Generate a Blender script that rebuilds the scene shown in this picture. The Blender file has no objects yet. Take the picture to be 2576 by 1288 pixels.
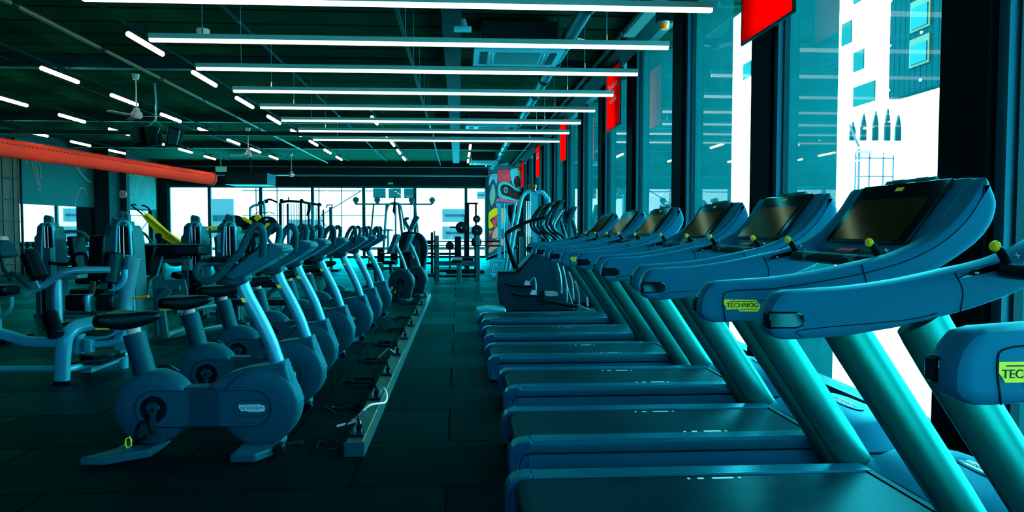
import bpy, math, random
from mathutils import Vector, Matrix
PI = math.pi
S = bpy.context.scene
COL = S.collection
R = math.radians
random.seed(7)

# ------------------------------------------------------------------ camera, sky, sun, exposure
cd = bpy.data.cameras.new('camera'); cam = bpy.data.objects.new('camera', cd); COL.objects.link(cam)
cd.sensor_width = 36.0
cd.lens = 36.0 * 1700.0 / 2576.0
cd.shift_x = 39.0 / 2576.0
cd.clip_end = 500
yaw = math.atan(96 / 1700.0); pit = math.atan(69 / 1700.0)
cam.location = (0, 0, 1.3)
cam.rotation_euler = (PI / 2 - pit, 0, -yaw)
S.camera = cam
W = bpy.data.worlds.new('sky'); S.world = W; W.use_nodes = True
bg = W.node_tree.nodes['Background']
_n = W.node_tree; _tc = _n.nodes.new('ShaderNodeTexCoord'); _sp = _n.nodes.new('ShaderNodeSeparateXYZ'); _rm = _n.nodes.new('ShaderNodeMapRange'); _mx = _n.nodes.new('ShaderNodeMixRGB')
_n.links.new(_tc.outputs['Generated'], _sp.inputs[0]); _n.links.new(_sp.outputs[1], _rm.inputs[0]); _n.links.new(_rm.outputs[0], _mx.inputs[0]); _n.links.new(_mx.outputs[0], bg.inputs[0])
_rm.inputs[1].default_value = -.8; _rm.inputs[2].default_value = .3
_mx.inputs[1].default_value = (.015, .085, .16, 1); _mx.inputs[2].default_value = (.60, .97, 1.0, 1)   # bluer sky behind the viewpoint, milky sky ahead
bg.inputs[1].default_value = 16.0
sd = bpy.data.lights.new('sun', 'SUN'); sd.energy = 3.0; sd.angle = R(1.0); sd.color = (1.0, 0.98, 0.95)
sun = bpy.data.objects.new('sun', sd); COL.objects.link(sun)
sun.rotation_euler = Vector((0.75, -0.22, -0.62)).to_track_quat('-Z', 'Y').to_euler()
S.view_settings.view_transform = 'Standard'; S.view_settings.look = 'None'
S.view_settings.gamma = 1.0; S.view_settings.exposure = 0.0; S.view_settings.use_curve_mapping = False

# ------------------------------------------------------------------ materials
MATS = {}
FULL = ('silver_frame', 'silver_tube', 'banner_red', 'duct_fabric', 'chrome', 'mirror_glass', 'facade_white', 'yellow_paint', 'lime_plastic', 'paving', 'pale_badge', 'orange_plastic', 'led_diffuser', 'tube_lamp', 'exit_green', 'white_cable')
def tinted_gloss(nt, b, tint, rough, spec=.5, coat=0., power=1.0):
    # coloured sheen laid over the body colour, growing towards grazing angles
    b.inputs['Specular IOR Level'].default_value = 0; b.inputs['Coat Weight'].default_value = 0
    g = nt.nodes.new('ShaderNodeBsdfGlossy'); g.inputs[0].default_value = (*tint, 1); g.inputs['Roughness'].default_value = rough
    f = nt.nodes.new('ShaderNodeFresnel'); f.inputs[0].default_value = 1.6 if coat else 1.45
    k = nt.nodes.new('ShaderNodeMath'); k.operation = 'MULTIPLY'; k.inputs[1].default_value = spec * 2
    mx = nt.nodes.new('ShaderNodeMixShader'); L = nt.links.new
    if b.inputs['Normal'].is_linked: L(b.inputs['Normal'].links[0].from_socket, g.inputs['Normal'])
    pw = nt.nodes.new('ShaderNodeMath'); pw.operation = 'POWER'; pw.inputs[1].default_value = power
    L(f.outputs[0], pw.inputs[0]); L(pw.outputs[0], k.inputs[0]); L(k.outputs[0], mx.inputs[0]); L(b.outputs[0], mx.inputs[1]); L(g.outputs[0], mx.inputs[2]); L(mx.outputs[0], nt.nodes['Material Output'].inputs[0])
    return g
def mat(name, col=(.5, .5, .5), rough=.5, metal=0., emit=None, es=1., spec=.5, bump=None, noise=None, coat=0., tint=(.05, .80, .95)):
    m = bpy.data.materials.new(name); m.use_nodes = True; nt = m.node_tree
    if name not in FULL and not name.startswith('paint_'): col = tuple(c * .48 for c in col)
    b = nt.nodes['Principled BSDF']
    b.inputs['Base Color'].default_value = (*col, 1); b.inputs['Roughness'].default_value = rough
    b.inputs['Metallic'].default_value = metal; b.inputs['Specular IOR Level'].default_value = spec
    b.inputs['Coat Weight'].default_value = coat; b.inputs['Specular Tint'].default_value = (*tint, 1); b.inputs['Coat Tint'].default_value = (*tint, 1)
    if emit: b.inputs['Emission Color'].default_value = (*emit, 1); b.inputs['Emission Strength'].default_value = es
    if noise or bump:
        tc = nt.nodes.new('ShaderNodeTexCoord'); n = nt.nodes.new('ShaderNodeTexNoise')
        sc, amt = noise or bump
        n.inputs['Scale'].default_value = sc; n.inputs['Detail'].default_value = 6
        nt.links.new(tc.outputs['Object'], n.inputs['Vector'])
        if noise:
            r = nt.nodes.new('ShaderNodeMixRGB'); r.blend_type = 'MIX'
            r.inputs[1].default_value = (*[c * (1 - amt) for c in col], 1); r.inputs[2].default_value = (*[min(1, c * (1 + amt)) for c in col], 1)
            nt.links.new(n.outputs['Fac'], r.inputs[0]); nt.links.new(r.outputs[0], b.inputs['Base Color'])
        if bump:
            n2 = nt.nodes.new('ShaderNodeTexNoise'); n2.inputs['Scale'].default_value = bump[0]
            nt.links.new(tc.outputs['Object'], n2.inputs['Vector'])
            bp = nt.nodes.new('ShaderNodeBump'); bp.inputs['Strength'].default_value = bump[1]; bp.inputs['Distance'].default_value = .002
            nt.links.new(n2.outputs['Fac'], bp.inputs['Height']); nt.links.new(bp.outputs[0], b.inputs['Normal'])
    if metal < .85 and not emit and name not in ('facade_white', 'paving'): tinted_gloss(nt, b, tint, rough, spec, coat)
    MATS[name] = m
    return m
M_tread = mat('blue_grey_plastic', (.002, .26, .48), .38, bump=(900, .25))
M_tread_lo = mat('blue_grey_satin', (.001, .20, .38), .35)
M_up = mat('upright_metal', (.003, .55, .47), .34, .8)
M_belt = mat('running_belt', (.002, .035, .055), .30, noise=(9, .5), spec=.22)
M_rail = mat('ribbed_rail', (.003, .24, .38), .24, .3)
M_railside = mat('rail_side', (.002, .20, .42), .22, .35)
M_black = mat('black_rubber', (.0006, .002, .003), .5, spec=.25)
M_blackg = mat('black_gloss', (.002, .005, .008), .08, coat=.5)
M_pad = mat('black_vinyl', (.0005, .004, .007), .33, spec=.35)
M_dark = mat('dark_steel', (.002, .016, .020), .35, .1, spec=.3)
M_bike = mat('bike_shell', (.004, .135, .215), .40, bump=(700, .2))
M_bikeb = mat('bike_shell_dark', (.003, .07, .115), .45)
M_grip = mat('grip_foam', (.003, .085, .12), .50)
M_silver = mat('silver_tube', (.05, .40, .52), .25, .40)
M_silver2 = mat('silver_frame', (.03, .50, .66), .30, .25)
M_frame = mat('steel_frame', (.03, .36, .38), .35, .3)
M_tower = mat('tower_panel', (.02, .26, .30), .45)
M_chrome = mat('chrome', (.55, .78, .78), .15, .9)
M_white = mat('white_plastic', (.75, .92, .92), .4)
M_yel = mat('yellow_paint', (.78, .82, .0), .35)
M_yelg = mat('lime_plastic', (.75, .9, .03), .4)
M_orange = mat('orange_plastic', (.95, .35, .0), .4)
M_cyanb = mat('pale_badge', (.35, .85, .90), .4)
M_ink = mat('badge_lettering', (.004, .02, .03), .5)
def cloth(name, col, tr):
    m = mat(name, col, .7, tint=(1, .2, .1), spec=.1); nt = m.node_tree; t = nt.nodes.new('ShaderNodeBsdfTranslucent'); t.inputs[0].default_value = (*col, 1)
    mx = nt.nodes.new('ShaderNodeMixShader'); mx.inputs[0].default_value = tr; L = nt.links.new
    L(nt.nodes['Mix Shader'].outputs[0], mx.inputs[1]); L(t.outputs[0], mx.inputs[2]); L(mx.outputs[0], nt.nodes['Material Output'].inputs[0])
    return m
M_red = cloth('banner_red', (1.0, .0, .0), .8)
M_redpale = cloth('duct_fabric', (1.0, .12, .07), .35)
M_screen = mat('screen_glass', (.035, .032, .012), .10, coat=.3, tint=(.7, .8, .5))
M_led = mat('led_diffuser', (.9, 1, 1), .5, emit=(.95, 1, .92), es=1.5)
M_ledh = mat('led_housing', (.10, .62, .62), .35, .2)
M_tube = mat('tube_lamp', (1, 1, .8), .5, emit=(1.0, .50, .24), es=22)
M_conc = mat('concrete', (.004, .26, .285), .8, noise=(2.5, .35), bump=(25, .5), spec=.04)
M_col = mat('black_cladding', (.0004, .001, .0008), .6, spec=.08)
M_alu = mat('window_frame_blue', (.005, .15, .22), .35, .2)
M_alud = mat('window_gasket', (.003, .015, .02), .5)
M_teal = mat('window_frame_teal', (.006, .14, .15), .4)
M_beam = mat('bulkhead_black', (.0008, .0012, .0012), .7)
M_wall = mat('wall_dark', (.006, .03, .028), .7)
M_ductd = mat('ceiling_steel', (.002, .025, .022), .4, .0, spec=.2)
M_pipe = mat('pipe_wrap', (.004, .022, .022), .35, .2)
M_fac = mat('facade_white', (.88, .88, .88), .8, tint=(1, 1, 1))
M_facw = mat('facade_window', (.004, .10, .105), .2, spec=.15)
M_ground = mat('paving', (.75, .78, .78), .8)
M_plate = mat('iron_plate', (.004, .012, .014), .35, .4)
M_mirror = mat('mirror_glass', (.88, .95, .95), .02, 1.0)
M_gold = mat('warm_olive', (.10, .10, .02), .5)
M_green = mat('exit_green', (.0, .35, .12), .5, emit=(.0, .5, .2), es=.5)
M_wcable = mat('white_cable', (.7, .95, .92), .4)
M_faint = mat('faint_line', (.25, .75, .72), .5)
M_peach = mat('peach_mark', (.65, .45, .32), .5)

def glass_mat():
    m = bpy.data.materials.new('window_glass'); m.use_nodes = True; nt = m.node_tree; nt.nodes.clear()
    o = nt.nodes.new('ShaderNodeOutputMaterial'); t = nt.nodes.new('ShaderNodeBsdfTransparent'); g = nt.nodes.new('ShaderNodeBsdfGlossy')
    t.inputs[0].default_value = (.86, .95, .95, 1); g.inputs['Roughness'].default_value = .01
    lw = nt.nodes.new('ShaderNodeLayerWeight'); lw.inputs[0].default_value = .5; mx = nt.nodes.new('ShaderNodeMixShader')
    pw = nt.nodes.new('ShaderNodeMath'); pw.operation = 'POWER'; pw.inputs[1].default_value = 5
    ml = nt.nodes.new('ShaderNodeMath'); ml.operation = 'MULTIPLY_ADD'; ml.inputs[1].default_value = .9; ml.inputs[2].default_value = .06
    ge = nt.nodes.new('ShaderNodeNewGeometry'); iv = nt.nodes.new('ShaderNodeMath'); iv.operation = 'SUBTRACT'; iv.inputs[0].default_value = 1
    m2 = nt.nodes.new('ShaderNodeMath'); m2.operation = 'MULTIPLY'; L = nt.links.new
    L(lw.outputs['Facing'], pw.inputs[0]); L(pw.outputs[0], ml.inputs[0]); L(ge.outputs['Backfacing'], iv.inputs[1]); L(ml.outputs[0], m2.inputs[0]); L(iv.outputs[0], m2.inputs[1])
    L(m2.outputs[0], mx.inputs[0]); L(t.outputs[0], mx.inputs[1]); L(g.outputs[0], mx.inputs[2]); L(mx.outputs[0], o.inputs[0])
    return m
M_glass = glass_mat()

def floor_mat():
    m = bpy.data.materials.new('rubber_mats'); m.use_nodes = True; nt = m.node_tree; b = nt.nodes['Principled BSDF']
    tc = nt.nodes.new('ShaderNodeTexCoord'); mp = nt.nodes.new('ShaderNodeMapping')
    mp.inputs['Location'].default_value = (.553, .226, 0)
    br = nt.nodes.new('ShaderNodeTexBrick'); br.offset = .5; br.squash = 1
    br.inputs['Scale'].default_value = 1.0; br.inputs['Brick Width'].default_value = .98; br.inputs['Row Height'].default_value = .721
    br.inputs['Mortar Size'].default_value = .007; br.inputs['Mortar Smooth'].default_value = .3
    br.inputs['Color1'].default_value = (.0001, .0030, .0036, 1); br.inputs['Color2'].default_value = (.0002, .0045, .0052, 1); br.inputs['Mortar'].default_value = (.001, .004, .004, 1)
    n = nt.nodes.new('ShaderNodeTexNoise'); n.inputs['Scale'].default_value = 350
    n2 = nt.nodes.new('ShaderNodeTexNoise'); n2.inputs['Scale'].default_value = 1.2; n2.inputs['Detail'].default_value = 5
    mx = nt.nodes.new('ShaderNodeMixRGB'); mx.blend_type = 'MULTIPLY'; mx.inputs[0].default_value = .6
    mx2 = nt.nodes.new('ShaderNodeMixRGB'); mx2.blend_type = 'MULTIPLY'; mx2.inputs[0].default_value = .5
    bp = nt.nodes.new('ShaderNodeBump'); bp.inputs['Strength'].default_value = .5; bp.inputs['Distance'].default_value = .003
    L = nt.links.new
    L(tc.outputs['Object'], mp.inputs[0]); L(mp.outputs[0], br.inputs[0]); L(mp.outputs[0], n.inputs[0]); L(mp.outputs[0], n2.inputs[0])
    L(br.outputs[0], mx.inputs[1]); L(n.outputs['Fac'], mx.inputs[2]); L(mx.outputs[0], mx2.inputs[1]); L(n2.outputs['Fac'], mx2.inputs[2])
    mul = nt.nodes.new('ShaderNodeMixRGB'); mul.blend_type = 'MULTIPLY'; mul.inputs[0].default_value = 1; mul.inputs[2].default_value = (2.2, 2.2, 2.2, 1)
    L(mx2.outputs[0], mul.inputs[1]); L(mul.outputs[0], b.inputs['Base Color'])
    L(n.outputs['Fac'], bp.inputs['Height']); L(bp.outputs[0], b.inputs['Normal'])
    gl_ = tinted_gloss(nt, b, (.0, .62, .70), .36, .62, 0, 2.0)
    b2_ = nt.nodes.new('ShaderNodeTexBrick'); b2_.offset = .5
    for k_ in ('Scale', 'Brick Width', 'Row Height', 'Mortar Size', 'Mortar Smooth'): b2_.inputs[k_].default_value = br.inputs[k_].default_value
    b2_.inputs['Color1'].default_value = (0, .45, .52, 1); b2_.inputs['Color2'].default_value = (0, .78, .86, 1); b2_.inputs['Mortar'].default_value = (0, .02, .03, 1)
    L(mp.outputs[0], b2_.inputs[0]); L(b2_.outputs[0], gl_.inputs[0])
    return m
M_floor = floor_mat()

def stripe_mat(name, c1, c2, axis, period, rough=.7, gl=.5):
    m = bpy.data.materials.new(name); m.use_nodes = True; nt = m.node_tree; b = nt.nodes['Principled BSDF']
    tc = nt.nodes.new('ShaderNodeTexCoord'); sp = nt.nodes.new('ShaderNodeSeparateXYZ'); L = nt.links.new
    L(tc.outputs['Object'], sp.inputs[0])
    d = nt.nodes.new('ShaderNodeMath'); d.operation = 'DIVIDE'; d.inputs[1].default_value = period
    fr = nt.nodes.new('ShaderNodeMath'); fr.operation = 'FRACT'
    gt = nt.nodes.new('ShaderNodeMath'); gt.operation = 'GREATER_THAN'; gt.inputs[1].default_value = .88
    L(sp.outputs[axis], d.inputs[0]); L(d.outputs[0], fr.inputs[0]); L(fr.outputs[0], gt.inputs[0])
    mx = nt.nodes.new('ShaderNodeMixRGB'); mx.inputs[1].default_value = (*c1, 1); mx.inputs[2].default_value = (*c2, 1)
    tinted_gloss(nt, b, (.02, .8, .6), .55, gl, 0, 2.0); L(gt.outputs[0], mx.inputs[0]); L(mx.outputs[0], b.inputs['Base Color']); b.inputs['Roughness'].default_value = rough
    return m
M_ceil = stripe_mat('ceiling_decking', (.0006, .032, .022), (.0001, .003, .0025), 1, .62, gl=.14)
M_corr = stripe_mat('corrugated_cladding', (.001, .040, .05), (.0005, .018, .026), 1, .35, gl=.02)

# ------------------------------------------------------------------ mesh helpers
def V(*a): return Vector(a)
def smooth_pts(pts, n=5, closed=False):
    P = [Vector(p) for p in pts]; out = []; N = len(P)
    rng = range(N if closed else N - 1)
    for i in rng:
        p1, p2 = P[i], P[(i + 1) % N]
        p0 = P[(i - 1) % N] if (closed or i > 0) else p1 * 2 - p2
        p3 = P[(i + 2) % N] if (closed or i + 2 < N) else p2 * 2 - p1
        for k in range(n):
            t = k / n
            out.append(.5 * ((2 * p1) + (p2 - p0) * t + (2 * p0 - 5 * p1 + 4 * p2 - p3) * t * t + (3 * p1 - p0 - 3 * p2 + p3) * t ** 3))
    if not closed: out.append(P[-1])
    return out
def rrect(w, h, r=None, n=3):
    r = min(w, h) * .25 if r is None else r
    out = []
    for cx, cy, a in ((w / 2 - r, h / 2 - r, 0), (-w / 2 + r, h / 2 - r, 90), (-w / 2 + r, -h / 2 + r, 180), (w / 2 - r, -h / 2 + r, 270)):
        for k in range(n + 1):
            t = R(a + 90 * k / n); out.append((cx + r * math.cos(t), cy + r * math.sin(t)))
    return out
def circ(r, n=12, ry=None):
    ry = r if ry is None else ry
    return [(r * math.cos(2 * PI * k / n), ry * math.sin(2 * PI * k / n)) for k in range(n)]

class MB:
    def __init__(s): s.v = []; s.f = []
    def add(s, vs, fs):
        o = len(s.v); s.v += [tuple(v) for v in vs]; s.f += [tuple(i + o for i in f) for f in fs]; return s
    def box(s, c, d, rot=None):
        x, y, z = [k / 2 for k in d]
        vs = [Vector((a, b, e)) for a in (-x, x) for b in (-y, y) for e in (-z, z)]
        if rot:
            m = Matrix.Rotation(rot[2], 3, 'Z') @ Matrix.Rotation(rot[1], 3, 'Y') @ Matrix.Rotation(rot[0], 3, 'X')
            vs = [m @ v for v in vs]
        c = Vector(c)
        return s.add([v + c for v in vs], [(0, 1, 3, 2), (4, 6, 7, 5), (0, 4, 5, 1), (2, 3, 7, 6), (0, 2, 6, 4), (1, 5, 7, 3)])
    def sweep(s, pts, prof, ref=(0, 1, 0), scale=None, caps=True, closed=False):
        P = [Vector(p) for p in pts]; n = len(P); m = len(prof); vs = []; fs = []
        ref = Vector(ref)
        side = None
        for i, p in enumerate(P):
            a = P[i - 1] if (i > 0 or closed) else p; b = P[(i + 1) % n] if (i < n - 1 or closed) else p
            t = (b - a); t = t.normalized() if t.length > 1e-9 else Vector((1, 0, 0))
            if side is None:
                side = ref - t * ref.dot(t)
                if side.length < 1e-3: side = Vector((1, 0, 0)) - t * t.x
            else: side = side - t * side.dot(t)
            side.normalize(); nn = t.cross(side)
            k = scale[i] if scale else 1
            for (u, w) in prof: vs.append(p + side * u * k + nn * w * k)
        for i in range(n if closed else n - 1):
            j = (i + 1) % n
            for q in range(m):
                r = (q + 1) % m
                fs.append((i * m + q, i * m + r, j * m + r, j * m + q))
        if caps and not closed:
            fs.append(tuple(reversed(range(m)))); fs.append(tuple((n - 1) * m + q for q in range(m)))
        return s.add(vs, fs)
    def tube(s, pts, r, seg=10, sm=0, ref=(0, 1, 0), closed=False, ry=None, scale=None):
        if sm: pts = smooth_pts(pts, sm, closed)
        return s.sweep(pts, circ(r, seg, ry), ref, scale, True, closed)
    def bar(s, pts, w, h, sm=0, ref=(0, 1, 0), r=None, n=2):   # w along ref, h across
        if sm: pts = smooth_pts(pts, sm)
        return s.sweep(pts, rrect(w, h, r, n), ref)
    def cyl(s, a, b, r, seg=16, r2=None):
        sc = None if r2 is None else [1, r2 / r]
        d = (Vector(b) - Vector(a)).normalized()
        return s.sweep([a, b], circ(r, seg), (0, 1, 0) if abs(d.y) < .9 else (1, 0, 0), sc)
    def prism(s, prof, y0, y1, ax='y'):        # prof in (x,z), extruded along y (or (y,z) along x, or (x,y) along z)
        n = len(prof); vs = []
        for y in (y0, y1):
            for a, b in prof: vs.append({'y': (a, y, b), 'x': (y, a, b), 'z': (a, b, y)}[ax])
        fs = [tuple(range(n)), tuple(reversed(range(n, 2 * n)))] + [(i, i + n, (i + 1) % n + n, (i + 1) % n) for i in range(n)]
        return s.add(vs, fs)
    def loft(s, secs, closed=True, caps=True):
        m = len(secs[0]); vs = [p for sc in secs for p in sc]; fs = []
        for i in range(len(secs) - 1):
            for q in range(m if closed else m - 1):
                r = (q + 1) % m; fs.append((i * m + q, i * m + r, (i + 1) * m + r, (i + 1) * m + q))
        if caps and closed: fs.append(tuple(reversed(range(m)))); fs.append(tuple((len(secs) - 1) * m + q for q in range(m)))
        return s.add(vs, fs)
    def lathe(s, prof, c, ax='y', seg=40):      # prof: (radius, offset along axis)
        n = len(prof); vs = []; fs = []
        for k in range(seg):
            a = 2 * PI * k / seg
            for r, h in prof:
                u, w = r * math.cos(a), r * math.sin(a)
                p = {'y': (u, h, w), 'z': (u, w, h), 'x': (h, u, w)}[ax]
                vs.append((p[0] + c[0], p[1] + c[1], p[2] + c[2]))
        for k in range(seg):
            j = (k + 1) % seg
            for i in range(n - 1): fs.append((k * n + i, k * n + i + 1, j * n + i + 1, j * n + i))
        return s.add(vs, fs)
    def build(s, name, m, parent=None, bev=0, seg=2, ang=35, loc=None, kind=None, label=None):
        me = bpy.data.meshes.new(name); me.from_pydata(s.v, [], s.f); me.update()
        import bmesh
        b = bmesh.new(); b.from_mesh(me); bmesh.ops.remove_doubles(b, verts=b.verts, dist=1e-6); bmesh.ops.recalc_face_normals(b, faces=b.faces); b.to_mesh(me); b.free()
        for p in me.polygons: p.use_smooth = True
        me.set_sharp_from_angle(angle=R(ang))
        me.materials.append(m)
        o = bpy.data.objects.new(name, me); COL.objects.link(o)
        if parent: o.parent = parent
        if loc: o.location = loc
        if bev:
            md = o.modifiers.new('bevel', 'BEVEL'); md.width = bev; md.segments = seg; md.limit_method = 'ANGLE'; md.angle_limit = R(40); md.harden_normals = False
        if kind: o['kind'] = kind
        if label: o['label'] = label
        return o
def tag(o, label, cat, group=None, kind=None):
    o['label'] = label; o['category'] = cat
    if group: o['group'] = group
    if kind: o['kind'] = kind
    return o
def thing(name, label, cat, loc=(0, 0, 0), rz=0, group=None):
    o = bpy.data.objects.new(name, None); COL.objects.link(o); o.location = loc; o.rotation_euler = (0, 0, rz); o.empty_display_size = .1
    return tag(o, label, cat, group)
def struct(name, mb, m, **k):
    o = mb.build(name, m, **k); o['kind'] = 'structure'; return o
KIDS = {}
def dup(o, loc=None, label=None, rz=None, parent=None):
    c = o.copy(); COL.objects.link(c)
    if parent: c.parent = parent
    if loc is not None: c.location = loc
    if rz is not None: c.rotation_euler = (0, 0, rz)
    if label: c['label'] = label
    for ch in [q for q in ALL() if q.parent == o]: dup(ch, parent=c)
    return c
def ALL(): return list(COL.objects)
TXT = {}
def text_mesh(s, size, depth=.001):
    k = (s, size, depth)
    if k not in TXT:
        cu = bpy.data.curves.new('lettering', 'FONT'); cu.body = s; cu.size = size; cu.extrude = depth; cu.align_x = 'CENTER'; cu.align_y = 'CENTER'; cu.resolution_u = 3
        ob = bpy.data.objects.new('tmp', cu); COL.objects.link(ob)
        dg = bpy.context.evaluated_depsgraph_get(); me = bpy.data.meshes.new_from_object(ob.evaluated_get(dg))
        bpy.data.objects.remove(ob); bpy.data.curves.remove(cu); TXT[k] = me
    return TXT[k].copy()
def text(s, size, loc, rot, m, parent=None, name='lettering', sx=1.0, depth=.001):
    me = text_mesh(s, size, depth); me.materials.clear(); me.materials.append(m)
    if sx != 1.0:
        for v in me.vertices: v.co.x *= sx
    o = bpy.data.objects.new(name, me); COL.objects.link(o)
    o.location = loc; o.rotation_euler = rot
    if parent: o.parent = parent
    return o
def badge(parent, x, z, w, y, plate_m=None, s='TECHNOGYM', th=.0025, ry=0):
    # stepped logo plate facing -y, lettering on its face; w = width
    h = w * .30
    pr = [(-.5, .5), (.30, .5), (.37, .36), (.46, .36), (.5, .15), (.5, -.40), (.43, -.40), (.38, -.5), (-.12, -.5), (-.18, -.33), (-.42, -.33), (-.46, -.1), (-.5, .05)]
    e = MB().prism([(a * w, b * h) for a, b in pr], -th, 0).build('logo_badge', plate_m or M_cyanb, parent)
    e.location = (x, y, z); e.rotation_euler = (0, ry, 0)
    t = text(s, h * .50, (-.0 * w, -th - .0004, 0), (PI / 2, 0, 0), M_ink, e, sx=w * .88 / (len(s) * h * .50 * .66), depth=.0006)
    MB().box((-.06 * w, -th - .0006, h * .34), (w * .7, .001, h * .05)).box((.12 * w, -th - .0006, -h * .36), (w * .5, .001, h * .05)).build('logo_rule', M_ink, e)
    return e
# ------------------------------------------------------------------ the setting
X0, X1, Y0, Y1, ZC = -12.9, 2.8, -4.0, 30.0, 4.2
struct('floor', MB().box(((X0 + 3.0) / 2, 13, -.05), (3.0 - X0 + .4, 34.6, .1)), M_floor)
struct('ceiling', MB().box(((X0 + 3.5) / 2, 13, ZC + .15), (3.5 - X0 + .6, 35, .3)), M_ceil)
struct('wall_left', MB().box((X0 - .1, 13, 2.1), (.2, 34.6, 4.2)), M_wall)
wf = MB().box(((X0 + X1) / 2, Y0 - .1, .2), (X1 - X0, .2, .4)).box(((X0 + X1) / 2, Y0 - .1, 3.85), (X1 - X0, .2, .7)).box((-9.9, Y0 - .1, 2.1), (6, .2, 4.2))
for x in (-6.8, -4.4, -2.0, .4, 2.7): wf.box((x, Y0 - .1, 2.1), (.14, .2, 4.2))
struct('wall_front', wf, M_wall)
struct('window_30', MB().box((-2.1, Y0 - .1, 1.95), (9.6, .012, 3.1)), M_glass)
# back wall: bulkhead, mullions, panes
struct('wall_back', MB().box((-5.84, 30.05, 3.68), (14.1, .3, 1.06)).box((-12.75, 30.05, 1.6), (.5, .3, 3.1)), M_beam)
bx = [-12.46, -10.75, -8.57, -6.35, -4.135, -1.90, .34, 1.22]
fr = MB()
for i, x in enumerate(bx): fr.box((x, 30, 1.57), (.13 if 0 < i < 7 else .1, .12, 3.14))
fr.box((-5.6, 30, 3.11), (13.7, .14, .08)).box((-5.6, 30, .05), (13.7, .14, .1))
struct('trim_1', fr, M_teal)
for i in range(7):
    a, b = bx[i] + .06, bx[i + 1] - .06
    struct('window_%d' % (i + 1), MB().box(((a + b) / 2, 30.0, 1.6), (b - a, .012, 3.0)), M_glass)
# mural wall section
struct('wall_mural', MB().box((2.05, 30.1, 2.1), (1.6, .4, 4.2)), mat('mural_ground', (.03, .25, .35), .6))
struct('trim_2', MB().box((1.26, 29.85, 1.9), (.12, .12, 3.8)).box((-5.4, 29.4, 3.93), (13.4, .25, .25)), M_teal) if False else None
struct('trim_2', MB().box((1.25, 29.86, 1.9), (.11, .12, 3.8)), M_teal)
struct('trim_3', MB().box((-5.5, 29.7, 3.78), (13.6, .3, .42)), M_beam)
# window wall: black columns, frames, outer concrete fins, head rail, sill, panes
CY = [-3.7, -1.3, 1.05, 3.46, 6.02, 8.42, 10.83, 13.13, 15.45, 17.8, 20.2, 22.6, 25.0, 27.4, 29.7]
cols = MB(); fins = MB(); frm = MB(); gsk = MB(); n = 8
for i, y in enumerate(CY):
    cols.box((2.86, y + .18, 2.1), (.12, .36, 4.2))
    fins.box((3.2, y + .18, 2.4), (.54, .30, 5.0))
    frm.box((2.90, y - .035, 2.1), (.09, .07, 4.2)); gsk.box((2.93, y - .08, 2.1), (.05, .02, 4.2))
    frm.box((2.90, y + .36 + .03, 2.1), (.09, .06, 4.2))
    if i < len(CY) - 1:
        a, b = y + .42, CY[i + 1] - .09
        struct('window_%d' % n, MB().box((2.95, (a + b) / 2, 2.12), (.012, b - a, 4.05)), M_glass); n += 1
struct('wall_right', cols, M_col)
struct('trim_4', fins, M_conc)
struct('trim_5', frm, M_alu)
struct('trim_6', gsk, M_alud)
struct('trim_7', MB().box((2.93, 13, 4.17), (.16, 34, .07)).box((2.93, 13, .04), (.16, 34, .1)), M_alud)
# ceiling beams across, cable trays, ducts
bm = MB()
for y in (6.2, 11.9, 17.7, 23.4): bm.box((-5.0, y, 4.10), (15.8, .18, .2))
struct('trim_8', bm, M_beam)
struct('trim_9', MB().box((2.55, 13, 4.06), (.34, 33.6, .16)), M_ductd)

# mirrors and dark graphic panels on the left wall
def wall_panel(name, y0, y1, z0, z1, m, label, cat, x=-12.885, th=.03):
    return tag(MB().box((x, (y0 + y1) / 2, (z0 + z1) / 2), (th, y1 - y0, z1 - z0)).build(name, m), label, cat)
wall_panel('wall_mirror', 20.4, 24.6, .70, 2.03, M_mirror, 'wide wall mirror below the dark teal graphic panel at the far left', 'mirror')
wall_panel('wall_mirror', 26.5, 29.3, .70, 2.03, M_mirror, 'narrower wall mirror below the graphic panel with dotted curves by the yellow machine', 'mirror')
M_graph = mat('graphic_panel', (.004, .16, .15), .5, noise=(.5, .35))
M_graph2 = mat('graphic_panel_light', (.02, .45, .42), .5, noise=(.5, .2))
g1 = thing('graphic_panel', 'dark teal graphic panel with a pale figure above the wide left mirror', 'wall panel', (-12.84, 20.4, 2.04))
MB().box((0, 2.1, .95), (.10, 4.2, 1.9)).build('panel', M_graph, g1)
q = MB()
for pts in (((.70, 1.55), (.78, 1.1), (.95, .75), (1.05, .45)), ((.95, 1.55), (.90, 1.2), (1.0, .9), (1.12, .5), (1.0, .42)), ((1.0, 1.5), (1.15, 1.1), (1.15, .8)), ((.95, 1.5), (.55, 1.3), (.45, 1.15), (.65, 1.35))):
    q.tube([(.052, a, b) for a, b in pts], .018, 6, 4)
q.build('drawn_figure', M_faint, g1)
q = MB(); q2 = MB()
for k in range(24):
    a = 2.95 + .045 * k; z = 1.55 - .05 * k + .0009 * k * k
    q.box((.052, a, z), (.006, .10, .03), (R(20), 0, 0))
for k in range(14): q2.box((.052, 3.0 + .06 * k, .1 + .55 * math.sin(PI * k / 16)), (.006, .05, .04))
q.build('dotted_curve', M_faint, g1); q2.build('dotted_curve', M_peach, g1)
g2 = thing('graphic_panel', 'teal graphic panel with crossing dotted curves beside the back windows', 'wall panel', (-12.84, 26.4, 2.10))
MB().box((0, 1.55, .9), (.10, 3.1, 1.8)).build('panel', M_graph2, g2)
q = MB(); q2 = MB(); q3 = MB()
for k in range(44):
    t = k / 43; a = .1 + 2.9 * t
    q.box((.052, a, .95 - .55 * math.sin(t * 2 * PI)), (.006, .035, .12), (R(30), 0, 0))
    if k % 2: q2.box((.052, a * .8 + .3, .75 + .45 * math.sin(t * 2 * PI + 1.4)), (.006, .05, .06))
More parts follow.
